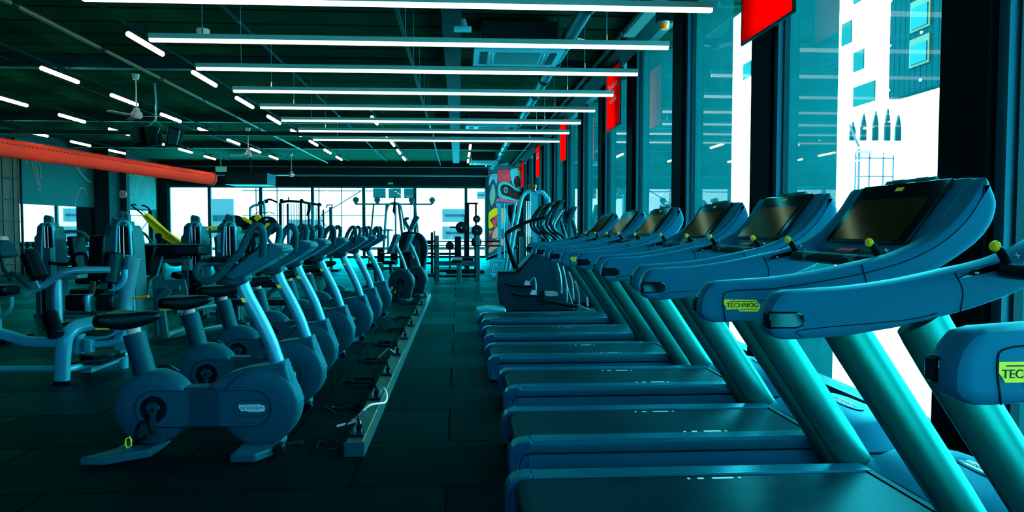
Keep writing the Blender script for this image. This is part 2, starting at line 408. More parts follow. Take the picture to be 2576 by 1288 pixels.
q3.tube([(.052, .1, .1), (.052, .7, .9), (.052, 1.4, 1.35), (.052, 2.2, 1.1), (.052, 2.9, .1)], .012, 6, 6)
q3.tube([(.052, .2, .2), (.052, .8, 1.3), (.052, 1.3, 1.4), (.052, 2.0, .7), (.052, 2.6, .1)], .012, 6, 6)
q.build('dotted_curve', M_faint, g2); q2.build('dotted_curve', M_peach, g2); q3.build('drawn_curve', M_faint, g2)
# black pier between the mirrors with clock
struct('wall_pier', MB().box((-12.55, 25.15, 2.1), (.5, 1.0, 4.2)), M_beam)
struct('trim_10', MB().box((-12.2, 25.55, 2.1), (.25, .25, 4.2)), M_wall)
ck = thing('wall_clock', 'small round white wall clock on the dark pier between the mirrors', 'clock', (-12.2, 25.4, 2.55))
MB().lathe([(0, -.04), (.14, -.04), (.15, -.02), (.15, .02), (0, .02)], (0, 0, 0), 'y', 28).build('clock_case', M_white, ck)
MB().box((0, -.045, .03), (.01, .006, .09)).box((.03, -.045, 0), (.07, .006, .01)).build('clock_hand', M_black, ck)
# dark lattice partition at the very left
lp = thing('lattice_screen', 'dark wire lattice screen standing at the far left edge', 'partition', (-12.4, 18.4, 0))
lf = MB()
for z in (.3, .9, 1.5, 2.1, 2.7, 3.3): lf.box((0, .7, z), (.03, 1.8, .03))
for y in (-.1, .35, .8, 1.25): lf.box((0, y, 1.75), (.02, .02, 3.4))
lf.tube([(0, -.2, 3.4), (0, .4, 2.0), (0, .7, .1)], .012, 6, 5)
lf.box((0, -.2, 1.75), (.05, .05, 3.5)).box((0, 1.6, 1.75), (.05, .05, 3.5)).build('lattice_frame', M_dark, lp)
MB().box((-.05, .7, 1.75), (.01, 1.75, 3.4)).build('backing', M_gold, lp)

# ------------------------------------------------------------------ outside (stands beyond the glass)
tag(MB().box((20, 20, -.15), (160, 160, .1)).build('paving', M_ground), 'pale sunlit paving outside the windows', 'ground', kind='structure')
bd = thing('office_building', 'tall white building with scattered small windows seen through the nearest window bay', 'building', (24, 27, 0))
MB().box((6, 8, 15), (12, 26, 30)).build('wall', M_fac, bd)
tc = MB().box((-.6, -2.4, 15.2), (1.2, 8.0, 16)).build('corrugated_block', M_corr, bd)
bd.location = (0, 0, 0)
for c in [o for o in ALL() if o.parent == bd]: bpy.data.objects.remove(c)
MB().box((26, 54.9, 7.5), (12, 49.8, 15)).build('wall', M_fac, bd)
tcb = MB().box((19.9, 27.0, 11.1), (.5, 6.2, 7.8)).build('corrugated_block', M_corr, bd)
q = MB()
for z in (7.6, 9.6, 11.6, 13.6): 
    for y in (25.6, 27.9, 30.0): q.box((19.6, y, z), (.06, .1, .1))
q.build('fixing_plate', M_fac, tcb)
for (y, z, w, h, m) in ((28.0, 10.4, 1.25, 1.3, M_gold), (28.0, 8.85, 1.25, 1.2, M_gold)):
    f = MB().box((19.62, y, z), (.1, w, h)).build('window', mat('olive_frame', (.10, .12, .03), .6) if 'olive_frame' not in MATS else MATS['olive_frame'], bd)
    MB().box((19.55, y, z - .1), (.04, w - .25, h - .4)).build('pane', mat('blue_pane', (.002, .05, .12), .2) if 'blue_pane' not in MATS else MATS['blue_pane'], f)
for (y, z, w, h) in ((34.0, 11.3, 1.0, 1.25), (32.9, 9.65, 1.0, 1.1), (35.3, 9.7, 1.2, 1.05), (32.4, 7.9, 1.9, 1.1), (32.9, 13.1, 1.2, 1.2), (38.2, 11.6, 1.2, 1.2), (42, 9.4, 1.4, 1.2), (46, 12.2, 1.4, 1.2), (50, 8.5, 1.4, 1.2)):
    f = MB().box((19.98, y, z), (.12, w, h)).build('window', M_fac, bd)
    MB().box((19.90, y, z), (.06, w - .14, h - .14)).build('pane', M_facw, f)
hb = tag(MB().box((16.5, 26.3, 2.35), (9, .3, 4.7)).box((16.5, 26.05, 4.72), (9, .3, .08)).build('boundary_wall', M_fac), 'low white wall standing before the tall white building', 'wall')
sp = thing('spiked_screen', 'teal spiked screen rising above the low white wall', 'screen', (0, 26.6, 4.7))
for i, (x, h) in enumerate(((15.9, .9), (16.35, 1.25), (16.85, 1.35), (17.35, 1.45), (17.8, 1.2))):
    MB().prism([(x - .13, -4.7), (x + .13, -4.7), (x + .10, h * .6), (x, h), (x - .12, h * .55)], -.05, .05).build('spike', M_facw, sp)
vn = thing('parked_van', 'teal parked van standing behind the low white wall', 'van', (14.0, 28.2, 0))
MB().prism([(0, 3.9), (0, 5.2), (.2, 5.4), (1.0, 5.4), (1.1, 4.9), (1.1, 3.9)], 0, .8).build('van_body', M_facw, vn, bev=.05)
MB().prism([(1.25, 3.9), (1.4, 5.4), (1.9, 5.4), (1.95, 4.7), (2.3, 4.6), (2.3, 3.9)], 0, .8).build('van_cab', M_facw, vn, bev=.05)
MB().box((1.1, .4, 1.95), (2.6, 1.0, 3.9)).build('loading_deck', M_fac, vn)
st = thing('street_lamp', 'thin street lamp in front of the low white wall outside', 'street lamp', (11.2, 18.4, 0))
MB().tube([(0, 0, 0), (0, 0, 3.4), (-.02, 0, 3.6), (-.3, 0, 4.2)], .03, 8).build('pole', mat('pale_steel', (.15, .22, .3), .5), st)
MB().box((.12, 0, 3.45), (.5, .14, .06)).build('lamp_head', M_white, st)
sf = thing('site_scaffold', 'thin scaffold frame against the low white wall outside', 'scaffold', (15.2, 25.2, 0))
q = MB()
for x in (0, .55, 1.1, 1.5): q.box((x, 0, 2.1), (.04, .04, 4.2))
for z in (.8, 2.0, 3.3, 4.0): q.box((.75, 0, z), (1.5, .04, .04))
q.build('poles', MATS['pale_steel'], sf)
# street seen through the back windows
b2 = thing('terrace_building', 'pale building opposite the back windows with a teal glazed strip', 'building', (0, 47, 0))
MB().box((-12, 3, 4.5), (50, 6, 9)).build('wall', M_fac, b2)
for x in (-5.4, -4.35, -3.3):
    f = MB().box((x, -.05, 3.75), (1.0, .1, .95)).build('window', M_fac, b2); MB().box((x, -.12, 3.75), (.84, .06, .7)).build('pane', M_facw, f)
for (x, z, w, h) in ((-.2, 2.2, 1.8, .9), (.2, 1.0, 2.6, .9), (-10.5, .6, 2.2, 2.6), (1.7, 3.6, .8, .5), (-16, 2.0, 1.5, 2.6)):
    f = MB().box((x, -.05, z), (w, .1, h)).build('window', mat('pale_blue', (.10, .26, .30), .6) if 'pale_blue' not in MATS else MATS['pale_blue'], b2)
    MB().box((x, -.12, z), (w * .8, .06, h * .15)).build('pane', M_facw, f)
sc = thing('street_scaffold', 'teal scaffold with a sloping brace outside the middle back windows', 'scaffold', (-9.2, 40, 0))
q = MB()
for x in (-2.5, -1.3, 1.1, 2.4, 3.7): q.box((x, 0, 2.2), (.05, .05, 4.4))
for z in (2.05, 3.5): q.box((.8, 0, z), (8.2, .05, .05))
for a, b in (((1.1, 0, 2.0), (3.7, 0, 3.6)), ((1.1, 0, 2.0), (2.4, 0, .2))): q.cyl(a, b, .03, 6)
q.build('poles', M_facw, sc)
tag(MB().box((-5.5, 33.5, .32), (20, .12, .14)).box((-15, 33.5, .07), (.1, .1, .40)).box((-5, 33.5, .07), (.1, .1, .40)).box((4, 33.5, .07), (.1, .1, .40)).build('street_rail', M_facw), 'low teal rail running outside along the back windows', 'rail')

# ------------------------------------------------------------------ hanging light bars
ORD = ['nearest', 'second', 'third', 'fourth', 'fifth', 'sixth', 'seventh', 'eighth', 'ninth', 'tenth', 'eleventh', 'twelfth', 'thirteenth', 'fourteenth', 'fifteenth']
def nth(i): return 'nearest' if i == 0 else ORD[i] + ' nearest'
LY = [6.44, 7.79, 9.14, 10.59, 12.0, 13.4, 14.8, 16.25]
lb = thing('pendant_light', '', 'pendant light', (-.49, LY[0], 3.4), 0, 'long white light bars hung across the ceiling')
MB().box((0, 0, .033), (5.86, .055, .055)).build('housing', M_ledh, lb)
MB().box((0, 0, -.011), (5.84, .058, .034)).build('diffuser', M_led, lb)
for x in (-2.35, -.1, 2.2):
    w = MB().cyl((x, 0, .06), (x, 0, .80), .004, 6).build('wire', M_silver, lb)
    MB().cyl((x, 0, .06), (x, 0, .13), .009, 8).build('ferrule', M_chrome, w)
for i, y in enumerate(LY):
    o = lb if i == 0 else dup(lb, (-.49, y, 3.4))
    o['label'] = ('white light bar hung across the ceiling, %s of the eight long bars' % nth(i))
for i, y in enumerate((4.9, 3.4, 1.9, .4, -1.1, -2.6)):
    dup(lb, (-.49, y, 3.4), 'white light bar hung across the ceiling above and behind the viewpoint')

# ------------------------------------------------------------------ rows of short tube lamps
tl = thing('tube_lamp', '', 'tube lamp', (0, 0, 3.8))
MB().box((0, 0, .05), (.05, 1.0, .05)).build('fitting', M_dark, tl)
MB().tube([(0, -.5, 0), (0, .5, 0)], .036, 8).build('tube', M_tube, tl)
hg = MB().box((0, 0, .095), (.03, .12, .04)).build('track_clip', M_dark, tl)
rows = [(-4.23, 9.55, 8, 'row beside the long light bars'), (-6.48, 9.4, 8, 'row over the ceiling fan'), (-8.75, 9.6, 8, 'row above the speakers'),
        (-11.1, 14.3, 5, 'leftmost row above the red duct'), (-1.93, 15.9, 5, 'row among the far light bars'), (.37, 20.9, 3, 'row before the painted wall')]
first = True
for x, y0, n_, nm in rows:
    pitch = 2.13
    for k in range(n_):
        y = y0 + pitch * k
        if y > 28.6: continue
        o = tl if first else dup(tl)
        first = False
        o.location = (x, y, 3.8); o['label'] = 'ceiling tube lamp, %s in the %s' % (nth(k), nm); o['group'] = 'short tube lamps in rows on the ceiling'
for x, y0, n_, nm in rows:
    y1 = min(28.8, y0 + 2.13 * n_)
    o = MB().box((x, (y0 + y1) / 2 - .6, 3.93), (.03, y1 - y0 + 1.2, .03))
    for k in range(int((y1 - y0) / 2.4) + 1): o.cyl((x, y0 + 2.4 * k, 3.94), (x, y0 + 2.4 * k, ZC - .004), .006, 6)
    tag(o.build('lighting_track', M_ductd), 'thin dark ceiling track carrying the ' + nm.replace('row', 'lamp row'), 'lighting track')
# conduits along the ceiling with joints
def conduit(pts, r, label, m=M_pipe, step=1.3, name='ceiling_pipe'):
    t = thing(name, label, 'pipe')
    MB().tube(pts, r, 12).build('pipe_run', m, t)
    a, b = Vector(pts[0]), Vector(pts[-1]); L_ = (b - a).length; d = (b - a).normalized(); k = step / 2
    while k < L_:
        MB().cyl(a + d * (k - .06), a + d * (k + .06), r * 1.22, 12).build('pipe_clamp', M_dark, t); k += step
    q = MB(); k = step
    while k < L_ - .3:
        p = a + d * k; q.cyl(p, (p.x, p.y, ZC), .006, 6); k += step * 2
    q.build('pipe_hanger', M_dark, t)
conduit([(1.5, 4.5, 3.85), (1.43, 28.5, 3.85)], .085, 'fat dark wrapped pipe running along the ceiling beside the window wall')
conduit([(-5.3, 3.5, 3.98), (-5.3, 28, 3.98)], .03, 'thin pipe along the left ceiling with an olive tone', mat('pipe_olive', (.16, .22, .10), .4, .3), 2.0)
conduit([(-2.9, 3.0, 4.05), (-2.9, 28, 4.05)], .022, 'thin dark pipe along the ceiling above the long light bars', M_ductd, 2.5)
conduit([(-.75, 3.0, 4.0), (-.75, 29, 4.0)], .025, 'thin dark pipe running over the middle of the aisle', M_ductd, 1.9)
conduit([(-7.3, 3.0, 4.05), (-7.3, 28, 4.05)], .022, 'thin dark pipe along the ceiling above the ceiling fan', M_ductd, 2.5)
conduit([(2.2, 3.0, 3.92), (2.2, 28, 3.92)], .03, 'slim pipe along the ceiling just inside the window wall', M_ductd, 2.4)
tr = tag(MB().box((-.08, 15.5, 4.02), (.26, 25, .07)).build('cable_tray', M_ductd), 'grey steel cable tray running down the middle of the ceiling', 'cable tray')
q = MB()
for k in range(9):
    y = 6.8 + 1.35 * k * .5
q = MB().box((-4.9, 17.45, 3.69), (14.2, .10, .10))
for x in range(-11, 3, 2): q.cyl((x, 17.45, 3.73), (x, 17.45, ZC - .004), .008, 6)
tag(q.build('cross_pipe', M_beam), 'black pipe crossing the whole ceiling in front of the ceiling fan', 'pipe') if False else tag(q.build('cross_pipe', M_beam), 'black square duct crossing the whole ceiling beyond the middle light bars', 'duct')
q = MB().box((-5.0, 29.537, 3.60), (13.4, .025, .025))
tag(q.build('trunking_strip', M_silver), 'thin pale strip running along the black bulkhead above the back windows', 'trunking')
q = MB().box((-5.0, 29.535, 3.95), (13.4, .03, .03))
tag(q.build('trunking_strip', M_ledh), 'thin teal strip running across the ceiling edge before the bulkhead', 'trunking')
for k in range(22): pass

# ------------------------------------------------------------------ ceiling fan
def fan(x, y, z, rz, label, s=1.0, m=M_white):
    t = thing('ceiling_fan', label, 'ceiling fan', (x, y, z), rz)
    MB().lathe([(0, .16), (.05, .15), (.06, .10), (.10, .05), (.105, -.01), (.07, -.05), (0, -.06)], (0, 0, 0), 'z', 20).build('motor', m, t)
    MB().cyl((0, 0, .15), (0, 0, ZC - z - .02), .014, 8).build('down_rod', m, t)
    MB().lathe([(0, -.12), (.05, -.10), (.07, 0)], (0, 0, ZC - z), 'z', 16).build('canopy', m, t)
    for k in range(3):
        a = k * 2 * PI / 3; c, s_ = math.cos(a), math.sin(a)
        b = MB().prism([(.12, -.035), (.2, -.06), (.62, -.055), (.64, .03), (.2, .05), (.12, .03)], -.004, .004, 'z').build('blade', m, t)
        b.rotation_euler = (R(10), 0, a)
    return t
fan(-6.05, 13.2, 3.42, R(8), 'white three-bladed ceiling fan hanging beside the black speakers')
fan(-6.05, 20.0, 3.42, R(40), 'small white ceiling fan beyond the hanging exit sign')
fan(-6.4, 26.5, 3.35, R(170), 'white ceiling fan in front of the black bulkhead', 1.2)
# speaker cluster
sp = thing('speaker_cluster', 'cluster of black loudspeakers hung from the ceiling by a chain', 'speaker', (-6.05, 14, 0))
MB().tube([(0, 0, 4.2), (.02, 0, 3.8), (0, 0, 3.45)], .022, 8).tube([(0, 0, 3.48), (-.12, 0, 3.36)], .012, 6).tube([(0, 0, 3.48), (.14, 0, 3.34)], .012, 6).build('chain', M_silver, sp)
for (x, y, z, ry, rz, w, m) in ((-.28, 0, 3.14, R(-10), R(-30), .24, M_black), (0, -.1, 3.13, R(-6), 0, .22, M_black), (.36, 0, 3.12, R(8), R(25), .28, M_black)):
    o = MB().prism([(-w / 2, -.20), (w / 2, -.17), (w / 2 + .02, .17), (-w / 2, .21)], -.14, .14).build('loudspeaker', m, sp, bev=.03)
    o.location = (x, y, z); o.rotation_euler = (0, ry, rz)
    MB().box((0, -.142, 0), (w * .8, .008, .30)).build('grille', M_dark, o)
MB().tube([(.14, -.14, 3.30), (.10, -.16, 3.14), (.08, -.14, 2.96)], .01, 6, 3).tube([(.52, -.12, 3.26), (.50, -.15, 3.1), (.45, -.12, 2.97)], .012, 6, 3).build('cable', M_silver, sp)
# emergency / exit signs
ex = thing('exit_sign', 'green exit sign hanging on a thin rod above the end of the red duct', 'exit sign', (-8.2, 24, 3.36))
MB().box((0, 0, 0), (.36, .05, .17)).build('sign_box', M_white, ex)
MB().box((0, -.027, 0), (.34, .006, .15)).build('sign_face', M_green, ex)
MB().box((-.10, -.031, 0), (.05, .004, .11)).box((-.02, -.031, .0), (.06, .004, .03)).box((.03, -.031, 0), (.03, .004, .07)).box((.11, -.031, 0), (.07, .004, .12)).box((.11, -.033, -.05), (.04, .004, .02)).build('pictogram', M_white, ex)
MB().cyl((0, 0, .08), (0, 0, .84), .012, 6).build('rod', M_silver, ex)
ex = thing('exit_sign', 'small green exit sign on the black bulkhead above the back windows', 'exit sign', (-2.95, 29.875, 3.27))
MB().box((0, 0, 0), (.26, .05, .11)).build('sign_box', M_dark, ex); MB().box((-.07, -.03, 0), (.09, .006, .08)).box((.05, -.03, 0), (.12, .006, .08)).build('sign_face', M_green, ex)
# air conditioners
def ac(x, y, z, label, s=1.0):
    t = thing('air_conditioner', label, 'air conditioner', (x, y, z))
    MB().box((0, 0, .26), (1.05 * s, .85 * s, .30)).build('casing', M_dark, t, bev=.02)
    MB().prism([(-.62 * s, 0), (.62 * s, 0), (.56 * s, .10), (-.56 * s, .10)], -.47 * s, .47 * s).build('ceiling_panel', M_silver2, t)
    MB().box((0, 0, -.006), (.62 * s, .60 * s, .012)).build('intake_grille', M_tower, t)
    for sx in (-1, 1):
        MB().box((sx * .48 * s, 0, -.005), (.10 * s, .62 * s, .012)).build('louvre', M_dark, t)
        MB().box((sx * .36 * s, 0, -.006), (.015, .7 * s, .014)).box((sx * .41 * s, 0, -.006), (.01, .8 * s, .014)).build('trim_strip', M_chrome, t)
    q = MB()
    for sx in (-1, 1):
        for sy in (-1, 1): q.cyl((sx * .54 * s, sy * .35 * s, .3), (sx * .54 * s, sy * .35 * s, ZC - z), .006, 6)
    q.build('hanging_rod', M_dark, t)
ac(.84, 9.7, 3.72, 'large cassette air conditioner hung above the treadmills, nearest the viewer')
ac(.80, 16.6, 3.72, 'cassette air conditioner behind the last long light bar')
ac(.90, 24.5, 3.62, 'farthest cassette air conditioner beside the painted wall', .8)
# odds on the ceiling
t = thing('ceiling_sensor', 'small white round sensor hanging near the left of the second light bar', 'sensor', (-3.33, 9.16, 3.86))
MB().lathe([(0, -.035), (.07, -.03), (.085, .02), (.08, .045), (0, .05)], (0, 0, 0), 'z', 24).build('sensor_body', M_white, t); MB().cyl((0, 0, .05), (0, 0, ZC - 3.86), .01, 6).build('stem', M_dark, t)
t = thing('security_floodlight', 'small caged ceiling floodlight beside the nearest air conditioner', 'lamp', (.06, 8.6, 3.80))
MB().box((0, 0, 0), (.22, .14, .04)).build('reflector', M_silver2, t, bev=.008); MB().lathe([(0, .13), (.04, .12), (.07, .02)], (0, 0, .0), 'z', 16).build('lamp_bowl', M_silver, t); MB().cyl((0, 0, .12), (0, 0, .40), .01, 6).build('stem', M_dark, t)
t = thing('beacon_light', 'orange warning beacon under a white trunking at the top of the window wall', 'beacon', (2.45, 8.0, 3.72))
MB().lathe([(0, -.06), (.045, -.055), (.055, 0), (0, 0)], (0, 0, 0), 'z', 20).build('lens', M_orange, t); MB().lathe([(0, 0), (.06, 0), (.06, .03), (0, .03)], (0, 0, 0), 'z', 20).build('collar', M_white, t)
MB().box((0, 0, .10), (.18, .12, .14)).build('bracket', M_black, t); MB().cyl((0, 0, .15), (0, 0, ZC - 3.74), .01, 6).build('stem', M_dark, t)
t = tag(MB().box((2.36, 8.6, 3.98), (.16, 1.5, .07)).box((2.55, 8.1, 4.0), (.4, .06, .06)).build('cable_trunking', M_ledh), 'bright white trunking length at the top of the window wall above the beacon', 'trunking')
q = MB()
for k in range(7):
    z0 = 3.98 + .02 * k; q.tube([(1.62, 10.0 + .03 * k, 3.98), (1.68, 10.1, z0), (1.7 + .05 * k, 9.9 + .05 * k, 4.08 - .01 * k), (2.1, 10.0, 4.02), (2.5, 10.0, 4.05)], .008, 5, 4)
tag(q.build('cable_bundle', M_wcable), 'loose pale cables sagging at the ceiling near the window wall', 'cables')
# red fabric duct
t = thing('fabric_duct', 'long red fabric air duct running across the upper left', 'air duct')
a = Vector((-11.62, 16.2, 3.34)); b = Vector((-9.02, 25.3, 3.12)); d = (b - a)
a2 = a - d * .12
pts = []; sc = []
N_ = 40
for k in range(N_ + 1):
    pts.append(a2 + (b - a2) * (k / N_)); sc.append(1.0 - (.035 if k % 8 == 0 else 0))
MB().sweep(pts, circ(.225, 28), (0, 0, 1), sc).build('duct_sleeve', M_redpale, t, ang=70)
dn = d.normalized(); side = dn.cross(Vector((0, 0, 1))).normalized(); q = MB()
L_ = (b - a2).length; k = 0
while k < L_ - .3:
    p = a2 + dn * k + side * .213 + Vector((0, 0, .08)); q.box(p, (.02, .05, .022), (0, 0, math.atan2(-dn.x, dn.y))); k += .12
q.build('vent_holes', mat('duct_hole', (.25, .01, .01), .8), t)
MB().lathe([(.19, -.02), (.25, -.02), (.25, .05), (.19, .05), (.19, -.02)], (0, 0, 0), 'y', 28).build('end_collar', mat('duct_end', (.9, .12, .06), .6), t, loc=b).rotation_euler = (0, 0, math.atan2(-dn.x, dn.y))
q = MB()
for k in (1.5, 4.5, 7.5, 9.5):
    p = a2 + dn * k; q.cyl(p + V(0, 0, .215), (p.x, p.y, ZC), .005, 6)
q.build('hanging_wire', M_dark, t)
tag(MB().box((-8.15, 27.2, 3.22), (1.6, 1.2, .45)).box((-8.15, 27.2, 3.8), (.05, .05, .8)).build('ventilation_box', M_wall), 'dark ventilation box behind the open end of the red duct', 'ventilation box')
# red banners
def banner(y0, lines, label, z0=2.99, h=1.18):
    t = thing('hanging_banner', label, 'banner', (2.6, y0, z0), 0, 'red banners hung along the window wall')
    MB().box((0, .46, h / 2), (.012, .93, h - .02)).build('banner_face', M_red, t)
    MB().box((.006, .46, h + .005), (.022, .98, .02)).box((.006, .46, -.005), (.022, .98, .02)).box((.006, -.02, h / 2), (.022, .02, h)).box((.006, .94, h / 2), (.022, .02, h)).build('banner_frame', M_black, t)
    for y in (.1, .85): MB().cyl((0, y, h), (0, y, ZC - z0 - .0), .008, 6).build('hook', M_silver, t)
    for i, s in enumerate(lines): text(s, .15, (-.012, .46, h * .60 - .24 * i), (PI / 2, 0, -PI / 2), M_wcable if i or True else M_ink, t)
banner(5.2, [], 'nearest red banner hanging at the top of the window wall, cut by the frame')
banner(10.85, ['Breathe in', 'workout'], 'red banner reading Breathe in workout, second nearest on the window wall')
banner(16.25, [], 'plain narrow red banner, middle one of the five on the window wall')
banner(21.6, [], 'red banner with two small pale blurred lines, fourth along the window wall')
b4 = [o for o in ALL() if o.parent is None and 'pale blurred' in str(o.get('label'))][0]
for z_, w_ in ((.74, .55), (.62, .62)): MB().box((-.010, .46, z_), (.004, w_, .05)).build('printed_line', M_wcable, b4)
banner(26.9, [], 'farthest red banner, against the painted wall')
# ------------------------------------------------------------------ treadmills (origin at the rear left end of the deck, x towards the window, y across)
TT = 'TECHNOGYM'
def make_treadmill(word):
    t = thing('treadmill', '', 'treadmill', (0, 0, 0), 0, 'treadmills in the row facing the window wall')
    # belt running surface with rolled rear end
    prof = [(.045 + .055 * math.cos(a), .160 + .055 * math.sin(a)) for a in [R(90 + 18 * k) for k in range(11)]]
    prof = [(x + .03, z) for x, z in prof] + [(1.62, .105), (1.62, .215)]
    MB().prism(prof, -.235, .235).build('running_belt', M_belt, t)
    bm_ = t.children if False else None
    mk = MB()
    for y in (.20, -.20):
        for k, w in ((0, .012), (.045, .028), (.11, .065), (.175, .028), (.225, .012)):
            mk.box((.78 + k + (.16 if y < 0 else 0) + w / 2 - .01, y, .2158), (w, .016, .001))
    mk.build('belt_marks', M_cyanb, t)
    for s in (1, -1):
        # ribbed foot rail
        y0, y1 = .235, .345
        prof = [(y0, .19), (y0, .216)]
        for k in range(7):
            a = y0 + .004 + (y1 - .02 - y0) * k / 7; prof += [(a, .2235), (a + .009, .2235), (a + .0105, .2195), (a + .0125, .2195)]
        prof += [(y1 - .012, .222), (y1, .212), (y1 + .004, .19), (y1 + .002, .165), (y0, .165)]
        if s < 0: prof = [(-a, b) for a, b in prof]
        MB().prism(prof, .10, 1.62, 'x').build('foot_rail', M_rail, t, ang=25)
        # side skirt below the rail
        MB().prism([(s * .30, .155), (s * .338, .15), (s * .346, .11), (s * .345, .06), (s * .335, .03), (s * .30, .03)], .085, 1.66, 'x').build('side_panel', M_tread_lo, t)
        # rounded rear end cap
        outer = smooth_pts([(.10, 0, .224), (.03, 0, .214), (-.012, 0, .17), (-.02, 0, .10), (-.005, 0, .02)], 4)
        inner = smooth_pts([(.045, 0, .02), (.035, 0, .08), (.05, 0, .14), (.10, 0, .165)], 4)
        pr = [(p.x, p.z) for p in outer] + [(p.x, p.z) for p in inner]
        MB().prism(pr, s * .236, s * .350).build('end_cap', M_railside, t, bev=.008)
        MB().prism([(.045, .02), (.04, .10), (.06, .145), (.10, .15), (.10, .02)], s * .24, s * .34).build('cap_inset', M_tread_lo, t)
    MB().box((.85, 0, .09), (1.5, .60, .10)).build('deck_frame', M_black, t)
    MB().box((1.612, 0, .19), (.03, .70, .062)).build('belt_gap', M_black, t)
    MB().prism([(x, z) for x, z in ((.02, .0), (.10, .0), (.10, .06), (.02, .06))], -.3, .3).build('rear_foot', M_black, t)
    # motor cover: lofted dome
    secs = []
    for x, w, h in ((1.63, .365, .222), (1.70, .385, .262), (1.82, .40, .300), (1.95, .39, .305), (2.06, .35, .290), (2.14, .28, .255), (2.19, .20, .20)):
        sec = [(x, w, .03), (x, w + .01, .14), (x, w, .165), (x, w - .02, h - .035), (x, w - .06, h - .008), (x, w * .5, h), (x, 0, h + .004), (x, -w * .5, h), (x, -w + .06, h - .008), (x, -w + .02, h - .035), (x, -w, .165), (x, -w - .01, .14), (x, -w, .03)]
        secs.append(sec)
    MB().loft(secs).build('motor_cover', M_tread, t, ang=50)
    for s in (1, -1): MB().tube([(x, s * (w + .008), .15) for x, w in ((1.64, .365), (1.82, .40), (1.95, .39), (2.06, .35), (2.14, .28))], .006, 6).build('cover_seam', M_black, t)
    lg = thing_part('cover_badge', t, (1.93, -.02, .309), (0, 0, PI / 2))
    MB().prism([(a * .32, b * .09) for a, b in [(math.cos(k * PI / 8) * (.5 if abs(math.cos(k * PI / 8)) < .99 else .5), math.sin(k * PI / 8) * .5) for k in range(16)]], 0, .002, 'z').build('badge_field', M_tread_lo, lg)
    MB().prism([(-.11, .03), (.07, .03), (.08, .02), (.11, .02), (.11, -.025), (.09, -.03), (-.03, -.03), (-.04, -.02), (-.10, -.02)], .002, .004, 'z').build('logo_plate', M_cyanb, lg)
    text(TT, .034, (0, 0, .005), (0, 0, 0), M_ink, lg, depth=.0006)
    # arms: swept side shells
    top = [(.60, 1.02), (.605, 1.065), (.625, 1.10), (.665, 1.119), (.845, 1.130), (1.01, 1.152), (1.157, 1.183), (1.285, 1.212), (1.423, 1.274), (1.504, 1.349), (1.553, 1.414), (1.575, 1.45)]
    bot = [(1.60, 1.478), (1.622, 1.44), (1.64, 1.395), (1.637, 1.354), (1.619, 1.306), (1.564, 1.242), (1.442, 1.161), (1.326, 1.103), (1.10, 1.035), (.864, .993), (.68, .980), (.63, .985), (.608, 1.0)]
    for s in (1, -1):
        ol = smooth_pts([(x, 0, z) for x, z in top + bot], 2, True)
        # thickness sections: bulged shell (rounded towards both faces)
        cx = Vector((1.1, 0, 1.1)); secs = []
        for (yy, k) in ((.3245, .030), (.325, .014), (.330, .005), (.341, 0), (.388, 0), (.399, .005), (.404, .014), (.4045, .030)):
            sec = []
            n = len(ol)
            for i, p in enumerate(ol):
                a = ol[i - 1]; b = ol[(i + 1) % n]; tg = (b - a).normalized(); nn = Vector((tg.z, 0, -tg.x))
                q_ = p + nn * k; sec.append((q_.x, s * yy, q_.z))
            secs.append(sec)
        arm = MB().loft(secs).build('arm', M_tread, t, ang=32)
        yo = s * .4045
        sm = MB()
        sm.tube([(1.157, yo, 1.178), (1.175, yo, 1.12), (1.19, yo, 1.062)], .0022, 5, 3)
        sm.tube([(.685, yo, .985), (.675, yo, 1.06), (.70, yo, 1.088), (.85, yo, 1.096), (1.0, yo, 1.117), (1.17, yo, 1.148), (1.32, yo, 1.19), (1.44, yo, 1.25), (1.53, yo, 1.33), (1.58, yo, 1.41), (1.588, yo, 1.45)], .0022, 5, 4)
        sm.build('arm_seam', M_black, arm)
        yi = s * .3245
        sm = MB().tube([(1.15, yi, 1.172), (1.175, yi, 1.12), (1.17, yi, 1.06)], .0022, 5, 3).tube([(.70, yi, .99), (.70, yi, 1.01), (1.0, yi, 1.035), (1.1, yi, 1.055)], .0018, 5, 3)
        sm.build('arm_seam', M_black, arm)
        # glossy end cap window on the inner face
        pr = [(.603, 1.015), (.603, 1.062)] + [(.69 + .024 * math.sin(R(k * 20)), 1.038 + .024 * math.cos(R(k * 20))) for k in range(10)]
        MB().prism([(.598, 1.013), (.598, 1.063), (.68, 1.063), (.70, 1.056), (.711, 1.038), (.70, 1.02), (.68, 1.013)], s * .320, s * .36).build('cap_lens', M_blackg, arm, bev=.006)
        if s < 0: badge(arm, .90 if False else .752, 1.040, .150, yo, M_yelg, word)
        # switch inset, joystick
        MB().prism([(1.16, 1.155), (1.27, 1.178), (1.30, 1.205), (1.20, 1.180)], s * .318, s * .33).build('switch_inset', M_blackg, arm)
        MB().box((1.21, s * .3165, 1.172), (.012, .002, .006)).build('switch_mark', M_white, arm)
        j = MB().tube([(1.285, s * .30, 1.20), (1.265, s * .30, 1.235), (1.255, s * .30, 1.243)], .012, 10, 2, scale=None).build('joystick', M_black, t)
        MB().lathe([(0, -.010), (.013, -.008), (.017, .002), (.011, .010), (0, .012)], (1.248, s * .30, 1.250), 'x', 14).build('joystick_cap', M_yel, j)
        text('+', .035, (1.30, s * .30 - .02, 1.222), (R(60), 0, 0), M_white, j, depth=.0005); text('^', .028, (1.315, s * .30 - .03, 1.20), (R(60), 0, 0), M_white, j, depth=.0005)
        # slanted upright
        pts = [(1.735, s * .364, .03), (1.66, s * .364, .15), (1.545, s * .364, .33), (1.16, s * .364, .90), (1.10, s * .364, .995), (1.08, s * .364, 1.03)]
